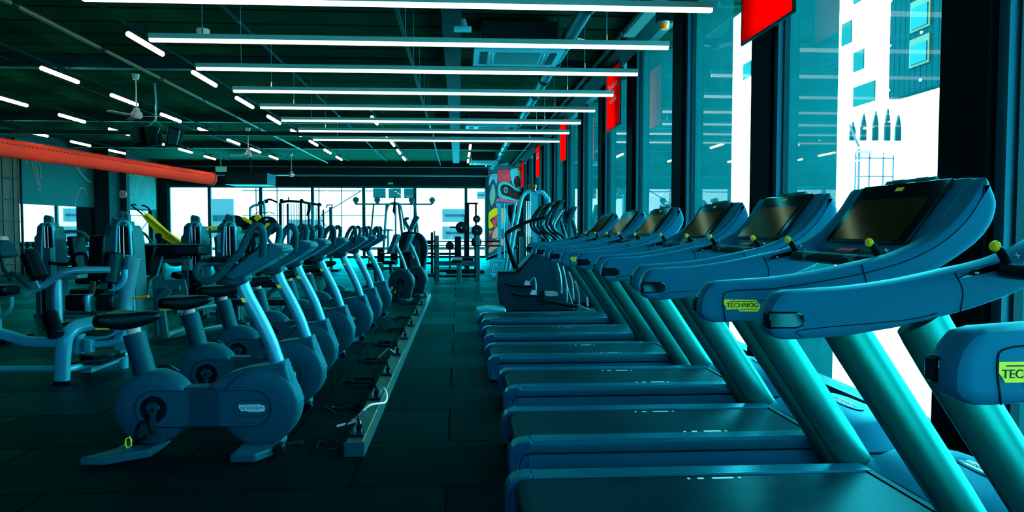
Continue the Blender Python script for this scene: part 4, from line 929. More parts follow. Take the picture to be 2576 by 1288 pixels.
# ------------------------------------------------------------------ selectorised strength machines: tower with weight stack, seat, frame
def make_strength():
    t = thing('strength_machine', '', 'strength machine', (0, 0, 0), 0, 'strength machines with tall grey weight towers')
    MB().prism([(-.20, .03), (-.20, 1.18), (-.165, 1.21), (-.155, 1.33), (-.10, 1.385), (.02, 1.385), (.02, .03)], -.02, .24).build('tower_shroud', M_tower, t, bev=.02)
    pr = smooth_pts([(-.085, 0, .05), (-.075, 0, .7), (-.045, 0, 1.25), (-.02, 0, 1.36), (.03, 0, 1.385), (.08, 0, 1.355), (.10, 0, 1.25), (.12, 0, .7), (.13, 0, .05)], 5)
    MB().bar([(p.x, -.045, p.z) for p in pr], .07, .020).build('tower_arch', M_silver2, t, ang=60)
    MB().prism([(.072, .05), (.150, .05), (.145, .8), (.125, 1.22), (.095, 1.32), (.065, 1.34), (.068, 1.2)], -.05, .22).build('tower_panel', M_tower, t, bev=.01)
    br = MB().prism([(-.05, 1.36), (-.05, 1.465), (-.025, 1.50), (.055, 1.475), (.072, 1.45), (.072, 1.36)], -.035, .035).build('pulley_bracket', M_tower, t, bev=.01)
    for x in (-.01, .04): MB().cyl((x, -.036, 1.44), (x, -.039, 1.44), .010, 10).build('hole_shade', M_black, br)  # black discs stand in for the shade inside the two bracket holes
    MB().prism([(-.07, .1), (-.045, 1.22), (-.02, 1.33), (.04, 1.33), (.065, 1.22), (.07, .1)], -.03, -.022).build('gap_shade_sheet', M_black, t)  # black sheet stands in for the shade of the gap behind the rods
    for x in (-.022, .022): MB().cyl((x, -.05, .10), (x, -.05, 1.33), .0062, 10).build('guide_rod', M_chrome, t)
    ws = MB().box((.0, -.01, .39), (.13, .15, .62)).build('weight_stack', M_black, t)
    for k in range(9): MB().box((.02, -.092, .14 + .062 * k), (.12, .004, .004)).build('stack_gap', M_dark, ws)
    MB().cyl((.04, -.095, .50), (.04, -.13, .50), .010, 8).build('selector_pin', mat('pin_blue', (.05, .3, .9), .3) if 'pin_blue' not in MATS else MATS['pin_blue'], ws)
    MB().box((-.02, .12, .03), (.38, .34, .06)).build('base_plate', M_frame, t)
    MB().bar([(.10, .12, .05), (.62, .12, .05)], .07, .06).build('floor_beam', M_frame, t)
    MB().bar([(.45, .12, .06), (.50, .12, .40), (.62, .12, .50)], .07, .07).build('seat_post', M_frame, t)
    MB().box((.55, .12, .53), (.34, .36, .08)).build('seat', M_pad, t, bev=.025, seg=3)
    MB().box((.36, .12, .88), (.09, .34, .62), (0, R(-8), 0)).build('backrest', M_pad, t, bev=.025, seg=3)
    MB().tube([(.0, .2, 1.25), (.35, .22, 1.24), (.55, .22, 1.0), (.62, .16, .80)], .024, 10, 4).tube([(.62, .16, .80), (.64, .0, .78)], .028, 10).build('press_arm', M_frame, t, ang=60)
    MB().bar([(.60, .12, .06), (.78, .12, .20)], .05, .06).build('foot_rest', M_frame, t)
    return t
sm_ = make_strength()
SM = [(-3.79, 7.9, 0, '34', 'grey weight-tower machine nearest the viewer, numbered 34, left of the bikes'), (-5.96, 10.2, 0, '17', 'grey weight-tower machine at the far left in front of the wide mirror, numbered 17'),
      (-6.0, 12.2, 0, '', 'pale slim weight-tower machine beside the black pier'), (-3.80, 10.0, 0, '77', 'grey weight-tower machine behind the long black bench pad, numbered 77'),
      (-3.13, 9.45, 0, 'PRECOR', 'grey weight-tower machine reading PRECOR up its side, by the yellow machine')]
KILL = []
for i, (x, y, rz, wd, lb_) in enumerate(SM):
    o = sm_ if i == 0 else dup(sm_)
    o.location = (x, y, 0); o.rotation_euler = (0, 0, rz); o['label'] = lb_
    KILL.append(o) if wd == '34' else None
    if wd == 'PRECOR':
        bx_ = MB().box((-.115, -.078, 1.11), (.042, .004, .27)).build('name_plate', M_silver2, o)
        text('PRECOR', .052, (-.115, -.0815, 1.11), (PI / 2, R(90), 0), M_ink, o, depth=.0005)
    elif wd: text(wd, .07, (-.12, -.022, 1.20 if wd != '34' else 1.30), (PI / 2, 0, 0), M_ink, o, depth=.001)
for o in KILL:      # the machine numbered 34 shows only its tower
    for c in [q for q in ALL() if q.parent == o and q.name.split('.')[0] in ('floor_beam', 'seat_post', 'seat', 'backrest', 'press_arm', 'foot_rest')]: bpy.data.objects.remove(c)
# leg curl machine with long black pad
F = Frame('leg_curl_machine', 'leg curl machine with long black pad and grey back plate behind the nearest saddles', 'strength machine', (-3.45, 8.4, 0))
F.b(MB().box((-3.62, 8.8, 1.03), (.82, .42, .145)), 'bench_pad', M_pad, bev=.035, seg=3)
F.b(MB().prism([(-3.875, 1.09), (-3.70, 1.09), (-3.80, .72), (-3.94, .75)], 8.5, 8.85), 'thigh_pad', M_pad, bev=.02)
F.b(MB().bar([(-3.69, 8.75, 1.08), (-3.79, 8.72, .70)], .03, .02), 'pad_frame', M_silver2)
F.b(MB().bar([(-3.78, 8.8, .89), (-3.40, 8.8, .89)], .06, .06).box((-3.44, 8.8, .835), (.085, .1, .13)), 'pad_beam', M_frame)
F.b(MB().bar([(-3.76, 8.8, .88), (-3.745, 8.8, .76), (-3.79, 8.8, .68), (-3.84, 8.8, .60), (-3.84, 8.8, .1)], .06, .05, 4), 'pad_support', M_frame, ang=60)
F.b(MB().prism([(-3.605, .70), (-3.225, .70), (-3.19, .49), (-3.20, .44), (-3.60, .44)], 8.16, 8.19), 'back_plate', M_tower, bev=.01)
F.b(MB().bar([(-3.555, 8.12, .605), (-3.27, 8.12, .605)], .05, .065), 'plate_beam', M_frame)
F.b(MB().bar([(-3.38, 8.08, .60), (-3.44, 8.08, .50), (-3.47, 8.08, .38), (-3.43, 8.08, .02)], .06, .10, 4), 'front_post', M_frame, ang=60)
F.b(MB().bar([(-3.43, 8.1, .05), (-3.22, 8.5, .12)], .08, .08).bar([(-3.5, 8.1, .02), (-3.0, 9.1, .03)], .08, .06), 'floor_beam', M_frame)
F.b(MB().bar([(-3.40, 8.3, .30), (-3.15, 8.9, .30)], .06, .06).bar([(-3.62, 8.3, .02), (-3.62, 8.3, .42)], .05, .05).bar([(-3.62, 8.3, .42), (-3.40, 8.3, .44)], .05, .05), 'side_frame', M_frame)
F.b(MB().bar([(-3.15, 8.9, .62), (-3.30, 8.9, .44)], .05, .05), 'lever_arm', M_silver2)
# low grey bench frames on the mats behind the bikes
F = Frame('flat_bench', 'low grey bench frame standing behind the third and fourth bikes', 'bench', (-2.45, 8.45, 0))
F.b(MB().bar([(-2.75, 8.25, .12), (-2.2, 8.6, .12)], .06, .06).bar([(-2.75, 8.7, .08), (-2.2, 8.35, .08)], .06, .06).bar([(-2.75, 8.3, 0), (-2.75, 8.3, .36)], .05, .05).bar([(-2.2, 8.55, .0), (-2.2, 8.55, .36)], .05, .05), 'bench_frame', M_silver2)
F.b(MB().box((-2.45, 8.45, .40), (.8, .28, .07)), 'bench_pad', M_pad, bev=.02)
# yellow plate-loaded press with long lever
F = Frame('leg_press_machine', 'yellow sloping lever machine with black handles in front of the left window', 'strength machine', (-4.7, 11.1, 0))
F.b(MB().prism([(-4.99, 1.52), (-4.89, 1.53), (-4.59, 1.24), (-4.35, 1.075), (-4.52, 1.06), (-4.68, 1.155), (-4.74, 1.20), (-4.85, 1.335)], 10.95, 11.06), 'lever_beam', M_yel, bev=.008)
F.b(MB().prism([(-4.93, 1.495), (-4.90, 1.505), (-4.38, 1.085), (-4.43, 1.08)], 10.93, 10.952), 'lever_rib', mat('yellow_rib', (.55, .55, .0), .4))
F.b(MB().tube([(-4.98, 11.0, 1.52), (-5.07, 11.0, 1.60), (-5.16, 11.0, 1.675), (-5.08, 11.0, 1.675)], .013, 8, 2), 'handle', M_black)
F.b(MB().tube([(-4.89, 11.1, 1.53), (-4.93, 11.1, 1.62), (-4.99, 11.1, 1.66), (-5.04, 11.1, 1.67)], .013, 8, 3), 'handle', M_black)
F.b(MB().cyl((-4.72, 10.93, 1.18), (-4.72, 11.1, 1.18), .05, 18).bar([(-4.72, 11.0, 1.18), (-4.72, 11.0, .05)], .08, .08).bar([(-4.72, 11.0, .05), (-3.9, 11.0, .05)], .08, .07).bar([(-3.95, 11.0, .05), (-4.3, 11.0, 1.04)], .06, .06), 'machine_frame', M_dark)
F.b(MB().lathe([(0, -.02), (.20, -.02), (.21, 0), (.20, .02), (0, .02)], (-4.55, 11.15, .90), 'y', 32), 'weight_plate', M_plate)
F.b(MB().box((-4.25, 11.0, .50), (.5, .4, .09), (0, R(20), 0)), 'seat', M_pad, bev=.02)
F.b(MB().bar([(-4.20, 10.9, .98), (-3.98, 10.9, .70)], .04, .07), 'lower_lever', M_yel)
text('TECHNOGYM', .022, (-4.56, 10.948, 1.13), (PI / 2, R(35), 0), M_ink, F.t, depth=.0008).location = (-4.56 + 4.7, 10.948 - 11.1, 1.13)
# yellow plate loaded chest machine
F = Frame('plate_loaded_machine', 'yellow plate-loaded machine with round black weight plates behind the nearest handlebars', 'strength machine', (-3.9, 12.1, 0))
F.b(MB().prism([(-4.40, 1.34), (-4.15, 1.34), (-4.15, 1.27), (-4.375, 1.30)], 12.0, 12.08), 'lever_arm', M_yel, bev=.006)
F.b(MB().bar([(-3.74, 12.0, 1.485), (-3.60, 12.0, 1.40)], .07, .06).bar([(-3.86, 12.0, 1.30), (-3.74, 12.0, 1.18)], .07, .07), 'lever_arm', M_yel)
F.b(MB().bar([(-3.46, 12.0, 1.15), (-3.54, 12.0, 1.02)], .06, .06).bar([(-4.33, 12.0, 1.13), (-4.38, 12.0, .97)], .05, .06), 'lever_arm', M_yel)
F.b(MB().bar([(-3.46, 12.05, 1.52), (-3.54, 12.05, 1.46)], .07, .08), 'lever_cap', M_yel)
for (x, y, z, r) in ((-3.31, 12.0, 1.35, .165), (-3.55, 12.2, 1.35, .19), (-3.98, 12.3, 1.30, .24), (-3.72, 12.4, 1.22, .20)):
    p = F.b(MB().lathe([(.025, -.02), (r * .5, -.02), (r * .55, -.012), (r * .86, -.012), (r * .9, -.022), (r, -.018), (r, .018), (.025, .02)], (x, y, z), 'y', 36), 'weight_plate', M_plate)
    if x > -3.4:
        F.b(MB().lathe([(0, -.03), (.05, -.028), (.05, 0), (0, 0)], (x + .0, y, z), 'y', 20), 'plate_hub', M_yel, p)
        for a in (40, 220): F.b(MB().box((x + .11 * math.cos(R(a + 60)), y - .021, z + .11 * math.sin(R(a + 60))), (.055, .004, .03), (0, -R(a + 60 - 90), 0)), 'plate_slot', M_cyanb, p)
F.b(MB().bar([(-4.1, 12.2, 1.32), (-3.9, 12.2, .05)], .08, .08).bar([(-3.5, 12.2, 1.40), (-3.75, 12.2, .05)], .08, .08).bar([(-4.3, 12.2, .04), (-3.2, 12.2, .04)], .09, .08).bar([(-4.15, 12.2, 1.31), (-3.45, 12.2, 1.42)], .07, .07), 'machine_frame', M_dark)
F.b(MB().box((-3.8, 11.9, .50), (.36, .40, .08)).box((-3.8, 12.12, .85), (.32, .09, .6)), 'seat', M_pad, bev=.02)
# lat machine with curved bar behind it
F = Frame('lat_pulldown_machine', 'slim lat pulldown frame with a curved bar in front of the left back windows', 'strength machine', (-4.6, 16.1, 0))
F.b(MB().tube([(-4.85, 16.1, .05), (-4.85, 16.1, 1.55), (-4.82, 16.1, 1.80), (-4.60, 16.1, 1.86), (-4.52, 16.1, 1.80), (-4.50, 16.1, .05)], .030, 10, 3), 'frame_tube', M_silver2, ang=60)
F.b(MB().box((-4.60, 16.1, 1.90), (.12, .08, .06)), 'pulley_block', M_dark)
F.b(MB().tube([(-4.74, 16.0, 1.62), (-4.60, 16.0, 1.685), (-4.475, 16.0, 1.665), (-4.38, 16.0, 1.685), (-4.25, 16.0, 1.635)], .009, 8, 4), 'lat_bar', M_dark)
F.b(MB().box((-4.45, 16.05, 1.745), (.6, .01, .008)).box((-4.45, 16.05, 1.80), (.42, .008, .006)), 'cable', M_dark)
F.b(MB().bar([(-4.85, 16.1, .03), (-4.4, 16.1, .03)], .4, .06).box((-4.6, 15.8, .5), (.3, .3, .08)), 'base_frame', M_dark)
# cable jungle, black
F = Frame('cable_station', 'black multi-station cable machine with many upright rods before the second back window', 'strength machine', (-4.4, 19.2, 0))
F.b(MB().bar([(-4.98, 19.0, 2.02), (-5.16, 18.9, 2.10), (-5.24, 18.85, 2.06)], .06, .05, 3).cyl((-5.25, 18.82, 2.045), (-5.25, 18.9, 2.045), .055, 18), 'swing_arm', M_black)
F.b(MB().bar([(-4.92, 19.1, 2.03), (-4.70, 19.1, 2.065), (-4.33, 19.1, 2.04), (-4.13, 19.3, 2.00), (-3.90, 19.5, 1.97)], .10, .07).box((-4.70, 19.1, 2.13), (.03, .03, .08)), 'top_beam', M_black)
for (x, y, z) in ((-4.88, 19.05, 2.07), (-4.33, 19.05, 2.07), (-3.92, 19.4, 1.98)):
    F.b(MB().cyl((x, y - .04, z), (x, y + .04, z), .05, 18), 'pulley', M_dark)
for x, y, h, w in ((-4.91, 19.0, 2.02, .055), (-4.78, 19.3, 2.0, .04), (-4.34, 19.0, 2.03, .055), (-4.18, 19.2, 1.98, .04), (-3.94, 19.4, 1.95, .05), (-3.85, 19.6, 1.84, .04)):
    F.b(MB().box((x, y, h / 2), (w, .07, h)), 'upright_post', M_black)
for x, y, z0, z1 in ((-4.87, 19.0, .6, 2.0), (-4.83, 19.0, .6, 2.0), (-4.70, 19.1, .6, 2.0), (-4.63, 19.1, .6, 2.0), (-4.56, 19.1, .6, 2.0), (-4.48, 19.1, .7, 2.0), (-4.42, 19.1, .7, 2.0), (-4.25, 19.1, .6, 1.98), (-4.11, 19.2, .6, 1.95), (-4.06, 19.2, .6, 1.95), (-3.99, 19.3, .6, 1.9), (-3.89, 19.5, .8, 1.8)):
    F.b(MB().cyl((x, y, z0), (x, y, z1), .011, 8), 'guide_rod', M_silver)
F.b(MB().tube([(-4.17, 19.15, 1.2), (-4.15, 19.15, 1.50), (-4.12, 19.15, 1.55), (-4.09, 19.15, 1.50), (-4.07, 19.15, 1.2)], .010, 8, 3), 'rope_handle', M_dark)
F.b(MB().prism([(-4.2, 1.66), (-4.14, 1.97), (-4.08, 1.95), (-4.10, 1.78), (-4.15, 1.64)], 19.0, 19.08), 'hanging_strap', M_black)
for x in (-4.62, -4.2, -3.95): F.b(MB().box((x, 19.2, .40), (.26, .16, .8)), 'weight_stack', M_black)
F.b(MB().box((-4.4, 19.3, .03), (1.3, .8, .06)), 'base_plate', M_dark)
F.b(MB().box((-3.80, 19.5, 1.18), (.09, .2, .3)), 'guard_box', M_frame)
# slim hook stand
F = Frame('cable_column', 'slim single column with small hooks on top between the cable machines', 'strength machine', (-3.9, 21, 0))
F.b(MB().box((-3.90, 21, .98), (.085, .09, 1.96)), 'column', M_frame)
F.b(MB().box((-3.93, 20.97, 2.02), (.17, .04, .03)).box((-4.01, 20.97, 1.97), (.03, .03, .09)).box((-3.85, 20.97, 1.97), (.03, .03, .09)), 'hook', M_dark)
F.b(MB().box((-3.9, 21, .03), (.5, .6, .06)), 'base', M_dark)
# dual adjustable pulley station (green steel, long crossbar)
F = Frame('crossover_machine', 'teal steel cable crossover frame with four round pulleys on a long crossbar', 'strength machine', (-2.1, 22, 0))
F.b(MB().box((-2.08, 22, 2.085), (2.45, .06, .055)), 'crossbar', M_frame)
for x in (-3.28, -2.60, -1.50, -.84):
    p = F.b(MB().cyl((x, 21.93, 2.22), (x, 22.0, 2.22), .095, 24).box((x + .0, 21.97, 2.15), (.10, .05, .12)), 'pulley', M_frame)
    F.b(MB().cyl((x, 21.925, 2.22), (x, 21.93, 2.22), .02, 12), 'pulley_axle', M_ink, p)
for s_, (a, b) in enumerate((((-2.30, 2.06), (-2.46, .02)), ((-1.92, 2.10), (-1.70, .02)), ((-2.72, 2.06), (-2.90, .05)), ((-1.39, 2.06), (-1.20, .05)))):
    F.b(MB().tube([(a[0], 22, a[1]), (a[0] * .7 + b[0] * .3, 22, 1.5), (b[0], 22, b[1])], .042 if s_ < 2 else .028, 10, 3), 'frame_leg', M_frame)
F.b(MB().tube([(-2.36, 21.9, 1.3), (-2.30, 21.9, 1.85), (-2.2, 21.9, 2.08), (-2.0, 21.9, 2.12), (-1.86, 21.9, 2.05), (-1.78, 21.9, 1.7), (-1.72, 21.9, 1.25)], .03, 10, 3), 'inner_arch', M_silver2)
F.b(MB().cyl((-2.02, 22, .1), (-2.02, 22, 2.15), .03, 12), 'centre_post', M_silver2)
for x in (-2.62, -2.56, -2.50, -1.55, -1.50, -1.60): F.b(MB().cyl((x, 22.05, .7), (x, 22.05, 2.06), .006, 6), 'guide_rod', M_silver)
for x in (-2.49, -2.07): 
    w = F.b(MB().prism([(x - .11, .22), (x - .11, .50), (x - .10, .67), (x + .09, .67), (x + .12, .45), (x + .11, .22)], 21.85, 21.98), 'weight_stack', M_black)
    F.b(MB().cyl((x - .03, 21.9, .02), (x - .03, 21.9, .25), .012, 6).cyl((x + .05, 21.9, .02), (x + .05, 21.9, .25), .012, 6), 'stack_leg', M_frame, w)
F.b(MB().prism([(-2.10, 1.85), (-2.04, 2.3), (-2.0, 2.3), (-2.02, 1.7)], 21.8, 21.86), 'hanging_strap', M_black)
F.b(MB().box((-2.1, 22, .05), (1.9, .7, .06)), 'base_plate', M_frame)
F.b(MB().lathe([(0, .05), (.16, .03), (.20, 0), (.16, -.02), (0, -.02)], (-2.24, 21.6, 1.24), 'z', 24).cyl((-2.22, 21.6, .5), (-2.22, 21.6, 1.22), .04, 12), 'top_seat', M_silver2)
# squat / bench press rack in the aisle
F = Frame('bench_press_rack', 'grey bench press rack with two barbells standing across the end of the aisle', 'strength machine', (0, 16.9, 0))
for x in (-.53, .49):
    F.b(MB().box((x, 16.9, .565), (.095, .10, 1.13)), 'upright_post', M_frame, bev=.006)
    F.b(MB().box((x - .075 if x < 0 else x - .07, 17.3, .62), (.03, .05, 1.24)), 'rack_strip', M_black)
F.b(MB().box((-.02, 16.95, .43), (.93, .08, .11)), 'cross_beam', M_frame)
F.b(MB().box((-.02, 17.35, .22), (.95, .08, .08)).box((-.02, 17.35, .08), (.95, .08, .06)), 'rear_beam', M_dark)
F.b(MB().bar([(.06, 16.2, .50), (.02, 16.2, .44), (.015, 16.2, .02)], .08, .11), 'bench_leg', M_frame)
F.b(MB().box((-.03, 16.7, .53), (.25, 1.1, .09)), 'bench_pad', M_pad, bev=.02)
F.b(MB().box((-.03, 16.17, .565), (.24, .10, .04)), 'pad_end', M_white, bev=.01)
for k, (z, y) in enumerate(((.975, 17.2), (.875, 16.8))):
    br_ = thing('barbell', ('upper' if k == 0 else 'lower') + ' barbell resting across the grey bench press rack', 'barbell', (.05, y, z))
    MB().cyl((-.95, 0, 0), (1.0, 0, 0), .014, 10).build('bar', M_dark, br_); MB().cyl((-.95, 0, 0), (-.60, 0, 0), .026, 12).build('sleeve', M_dark, br_); MB().cyl((.65, 0, 0), (1.0, 0, 0), .026, 12).build('sleeve', M_gold if k else M_dark, br_)
# black plate machine behind it
F = Frame('plate_machine', 'black plate-loaded machine with round plates stacked one above another', 'strength machine', (.25, 20, 0))
F.b(MB().box((.26, 20, 1.03), (.12, .12, 2.06)), 'upright_post', M_black)
F.b(MB().box((.18, 20.05, .85), (.03, .1, 1.7)), 'side_strip', M_frame)
F.b(MB().box((.43, 20, 2.04), (.30, .06, .05)).box((.52, 20, 1.85), (.055, .06, .4)).box((.52, 20, .8), (.05, .06, 1.6)), 'boom', M_black)
for (x, z, r) in ((.54, 1.58, .11), (.55, 1.24, .165), (.53, .90, .155), (.09, 1.33, .17), (-.25, .80, .12)):
    p = F.b(MB().lathe([(0, -.02), (r * .3, -.03), (r * .8, -.025), (r, -.01), (r, .02), (0, .02)], (x, 19.85, z), 'y', 32), 'weight_plate', M_plate)
    F.b(MB().cyl((x, 19.78, z), (x, 19.84, z), .014, 10), 'plate_pin', M_chrome, p)
F.b(MB().cyl((-.25, 19.85, 1.34), (.0, 19.85, 1.335), .022, 10), 'grip_handle', M_black)
F.b(MB().box((-.01, 19.7, .78), (.19, .09, .58)), 'chest_pad', M_pad, bev=.03)
F.b(MB().box((.2, 19.95, .33), (.5, .4, .25)).box((.2, 20, .04), (1.1, .8, .08)).box((-.1, 19.8, .45), (.12, .12, .1)), 'lower_frame', M_black)
F.b(MB().bar([(-.25, 19.85, .80), (-.25, 19.85, .04)], .05, .05), 'plate_stand', M_dark)
# adjustable benches and low rack at the back
for k, (x, y, lb_) in enumerate(((-.35, 21.5, 'flat black bench left of the bench press rack in the back'), (1.25, 19.45, 'sloping black bench right of the bench press rack in the back'))):
    F = Frame('weight_bench', lb_, 'bench', (x, y, 0))
    sl = 0 if k == 0 else .28
    F.b(MB().prism([(x - .45, .46 - sl * .3), (x + .45, .46 + sl), (x + .45, .54 + sl), (x - .45, .54 - sl * .3)], y - .14, y + .14), 'bench_pad', M_pad, bev=.02)
    F.b(MB().bar([(x - .35, y, .02), (x - .30, y, .40)], .05, .05).bar([(x + .36, y, .02), (x + .30, y, .42 + sl)], .05, .05).bar([(x - .4, y, .05), (x + .4, y, .05)], .05, .05).bar([(x + .36, y - .25, .03), (x + .36, y + .25, .03)], .05, .05), 'bench_frame', M_silver2)
F = Frame('plate_rack', 'low black weight plate rack with short horizontal pegs left of the aisle end', 'rack', (-.75, 18.6, 0))
F.b(MB().box((-.72, 18.6, .6), (.07, .08, 1.2)).box((-.72, 18.6, .03), (.5, .5, .06)), 'rack_post', M_black)
for z in (.35, .62, .9): F.b(MB().cyl((-1.0, 18.6, z), (-.70, 18.6, z), .03, 10), 'peg', M_black)
# right side back: lat tower, slim perforated rack, dark stair frame
F = Frame('lat_tower', 'tall pale grey arched cable tower in front of the painted wall beside the windows', 'strength machine', (1.75, 16.2, 0))
F.b(MB().tube([(1.18, 16.0, .05), (1.24, 16.0, .65), (1.42, 16.0, 1.62), (1.50, 16.0, 2.0), (1.60, 16.0, 2.15), (1.72, 16.0, 2.18)], .045, 12, 4), 'frame_leg', M_silver2)
F.b(MB().tube([(1.86, 16.1, 2.16), (2.0, 16.1, 2.17), (2.12, 16.1, 2.02), (2.16, 16.1, 1.85), (2.18, 16.1, .05)], .045, 12, 4), 'frame_leg', M_silver2)
F.b(MB().box((1.82, 16.2, 1.10), (.17, .16, 2.16)), 'column', M_silver2)
F.b(MB().box((1.73, 16.05, 2.27), (.14, .06, .17)), 'pulley_bracket', M_gold)
F.b(MB().tube([(1.83, 16.1, 2.2), (1.85, 16.1, 2.33), (1.80, 16.1, 2.33)], .018, 8, 3), 'hook', M_chrome)
for x in (1.62, 1.66, 1.70): F.b(MB().cyl((x, 16.05, .3), (x, 16.05, 1.95), .013, 8), 'guide_rod', M_chrome)
F.b(MB().box((1.55, 16.1, 2.02), (.16, .1, .10)), 'cable_block', M_black)
F.b(MB().box((1.62, 16.15, .55), (.30, .14, 1.1)), 'weight_stack', M_tower)
F.b(MB().bar([(1.05, 16.2, .03), (2.2, 16.2, .03)], .5, .06), 'base_frame', M_frame)
F.b(MB().tube([(1.10, 16.5, .05), (1.25, 16.5, 1.0), (1.40, 16.5, 1.95)], .03, 10), 'rear_strut', M_silver2)
F = Frame('smith_rack', 'slim perforated pale rack standing in front of the painted wall', 'strength machine', (1.15, 18.2, 0))
F.b(MB().box((1.10, 18.1, 1.0), (.09, .07, 2.0)), 'perforated_post', M_silver2)
F.b(MB().box((1.18, 18.1, 2.0), (.36, .12, .04)), 'top_plate', M_frame)
for k in range(12): F.b(MB().cyl((1.10, 18.06, .35 + .13 * k), (1.10, 18.064, .35 + .13 * k), .012, 8), 'post_hole', M_ink)
for x in (1.23, 1.30): F.b(MB().cyl((x, 18.1, .5), (x, 18.1, 1.98), .014, 8), 'guide_rod', M_silver)
F.b(MB().bar([(.88, 18.0, .03), (.93, 18.0, .36), (1.0, 18.0, .42), (1.36, 18.0, .42)], .06, .06, 3).box((1.1, 18.3, .03), (.5, .6, .06)), 'base_frame', M_silver2)
F = Frame('stair_climber', 'black sloping machine frame reading PRECOR before the painted wall', 'strength machine', (1.6, 20.3, 0))
F.b(MB().prism([(1.40, 2.0), (1.75, 2.02), (2.02, .9), (2.0, .0), (1.75, .0), (1.72, .9)], 20.2, 20.4), 'black_panel', M_black)
F.b(MB().bar([(1.62, 20.15, 1.85), (1.86, 20.15, 1.05)], .02, .13), 'name_plate', M_dark)
text('PRECOR', .15, (.13, -.175, 1.48), (PI / 2, R(73), 0), M_white, F.t)
F.b(MB().cyl((1.72, 20.1, 1.0), (1.72, 20.16, 1.0), .10, 24), 'weight_plate', M_plate)

# ------------------------------------------------------------------ large black cross trainer and ellipticals past the treadmills
F = Frame('cross_trainer', 'large black cross trainer with a pale badge standing past the last treadmill', 'cardio machine', (1.1, 9.95, 0))
F.b(MB().prism([(.57, .68), (.567, .42), (.62, .10), (1.70, .10), (1.58, .5), (1.50, .93), (1.40, .96), (1.067, .93), (.84, .68)], 9.72, 10.22), 'body', M_bikeb, bev=.025)
F.b(MB().bar([(.60, 9.70, .66), (.86, 9.70, .665), (1.08, 9.70, .93), (1.45, 9.70, .95)], .03, .035), 'body_edge', M_dark)
badge(F.t, 1.31 - 1.1, .36, .25, 9.70 - 9.95, M_cyanb)
F.b(MB().tube([(.88, 9.72, .66), (.78, 9.72, .885), (.69, 9.72, 1.18), (.73, 9.72, 1.26), (.98, 9.72, 1.39), (1.25, 9.72, 1.46)], .026, 10, 4), 'handrail', M_black)
F.b(MB().tube([(.86, 10.2, .68), (.77, 10.2, .95), (.74, 10.2, 1.2), (.80, 10.2, 1.27), (1.02, 10.2, 1.39), (1.25, 10.2, 1.46)], .026, 10, 4), 'handrail', M_black)
for y, dx, dz in ((9.6, 0, 0), (9.52, .08, -.13)):
    F.b(MB().bar([(.66 + dx, y, .52 + dz), (.80 + dx, y, .48 + dz), (1.05 + dx, y, .47 + dz)], .10, .04), 'pedal_arm', M_black)
    F.b(MB().prism([(.92 + dx, .47 + dz), (.96 + dx, .56 + dz), (1.02 + dx, .55 + dz), (1.03 + dx, .47 + dz)], y - .03, y + .03), 'pedal_stop', M_cyanb)
F.b(MB().tube([(1.10, 9.5, .30), (1.70, 9.5, .19)], .03, 10).cyl((1.19, 9.47, .26), (1.19, 9.53, .26), .055, 18).bar([(1.18, 9.5, .42), (1.19, 9.5, .24)], .05, .08), 'drive_link', M_dark)
F.b(MB().tube([(1.02, 9.55, .55), (1.08, 9.55, .60), (1.10, 9.55, .50), (1.10, 9.55, .38)], .012, 8, 3), 'bottle_hook', M_silver)
F.b(MB().prism([(.25, .02), (.62, .02), (.66, .20), (.40, .215), (.25, .19)], 9.2, 9.6), 'step_plate', M_silver2, bev=.03, seg=3)
F.b(MB().box((1.15, 9.9, .05), (1.1, .8, .10)), 'base', M_black, bev=.02)
F.b(MB().prism([(1.62, .05), (1.86, .05), (1.88, .14), (1.70, .22)], 9.45, 9.6), 'rear_stand', M_frame)
for (x, y, z0, z1) in ((1.45, 9.62, .80, .37), (1.52, 9.55, .75, .2), (1.62, 9.62, .68, .28), (1.69, 9.5, .56, .11), (1.83, 9.62, .42, .18)):
    F.b(MB().tube([(x - .04, y, z0), (x + .01, y, (z0 + z1) / 2 + .05), (x + .03, y, z1)], .016, 8, 3), 'side_tube', M_chrome)
def elliptical(x, y, label, post=True):
    t = thing('elliptical_trainer', label, 'cardio machine', (x, y, 0), 0, 'elliptical trainers past the treadmills')
    MB().prism([(-.35, .08), (.75, .08), (.70, .55), (.45, .95), (.25, .95), (.05, .5), (-.35, .3)], -.2, .2).build('body', M_bikeb, t, bev=.03)
    for s in (-1, 1):
        MB().tube([(.36, s * .27, .6), (.33, s * .27, 1.07), (.12, s * .27, 1.25), (.045, s * .26, 1.36), (.075, s * .25, 1.52), (.20, s * .22, 1.71), (.27, s * .18, 1.77)], .025, 10, 4).build('handlebar', M_dark, t)
        MB().tube([(.30, s * .17, 1.10), (.14, s * .17, 1.28), (.12, s * .17, 1.38), (.25, s * .16, 1.60)], .016, 8, 3).build('inner_grip', M_silver, t)
        MB().box((-.05, s * .28, .30), (.8, .12, .05)).build('pedal_beam', M_black, t)
    c = MB().prism([(.30, 1.38), (.42, 1.66), (.50, 1.66), (.37, 1.36)], -.17, .17).build('console', M_bikeb, t, bev=.012)
    MB().prism([(.296, 1.39), (.408, 1.652), (.402, 1.655), (.290, 1.393)], -.14, .14).build('console_display', M_blackg, c)
    MB().cyl((.42, 0, 1.50), (.60, 0, .9), .035, 14).build('console_post', M_grip, t)
    MB().prism([(-.45, .0), (.9, .0), (.9, .10), (-.45, .10)], -.12, .12).build('base', M_black, t, bev=.015)
for k, (x, y, lb_) in enumerate(((1.45, 11.15, 'elliptical trainer just past the black cross trainer'), (1.45, 12.4, 'second elliptical trainer past the black cross trainer'), (1.45, 13.6, 'third and farthest elliptical trainer past the black cross trainer'))): elliptical(x, y, lb_)

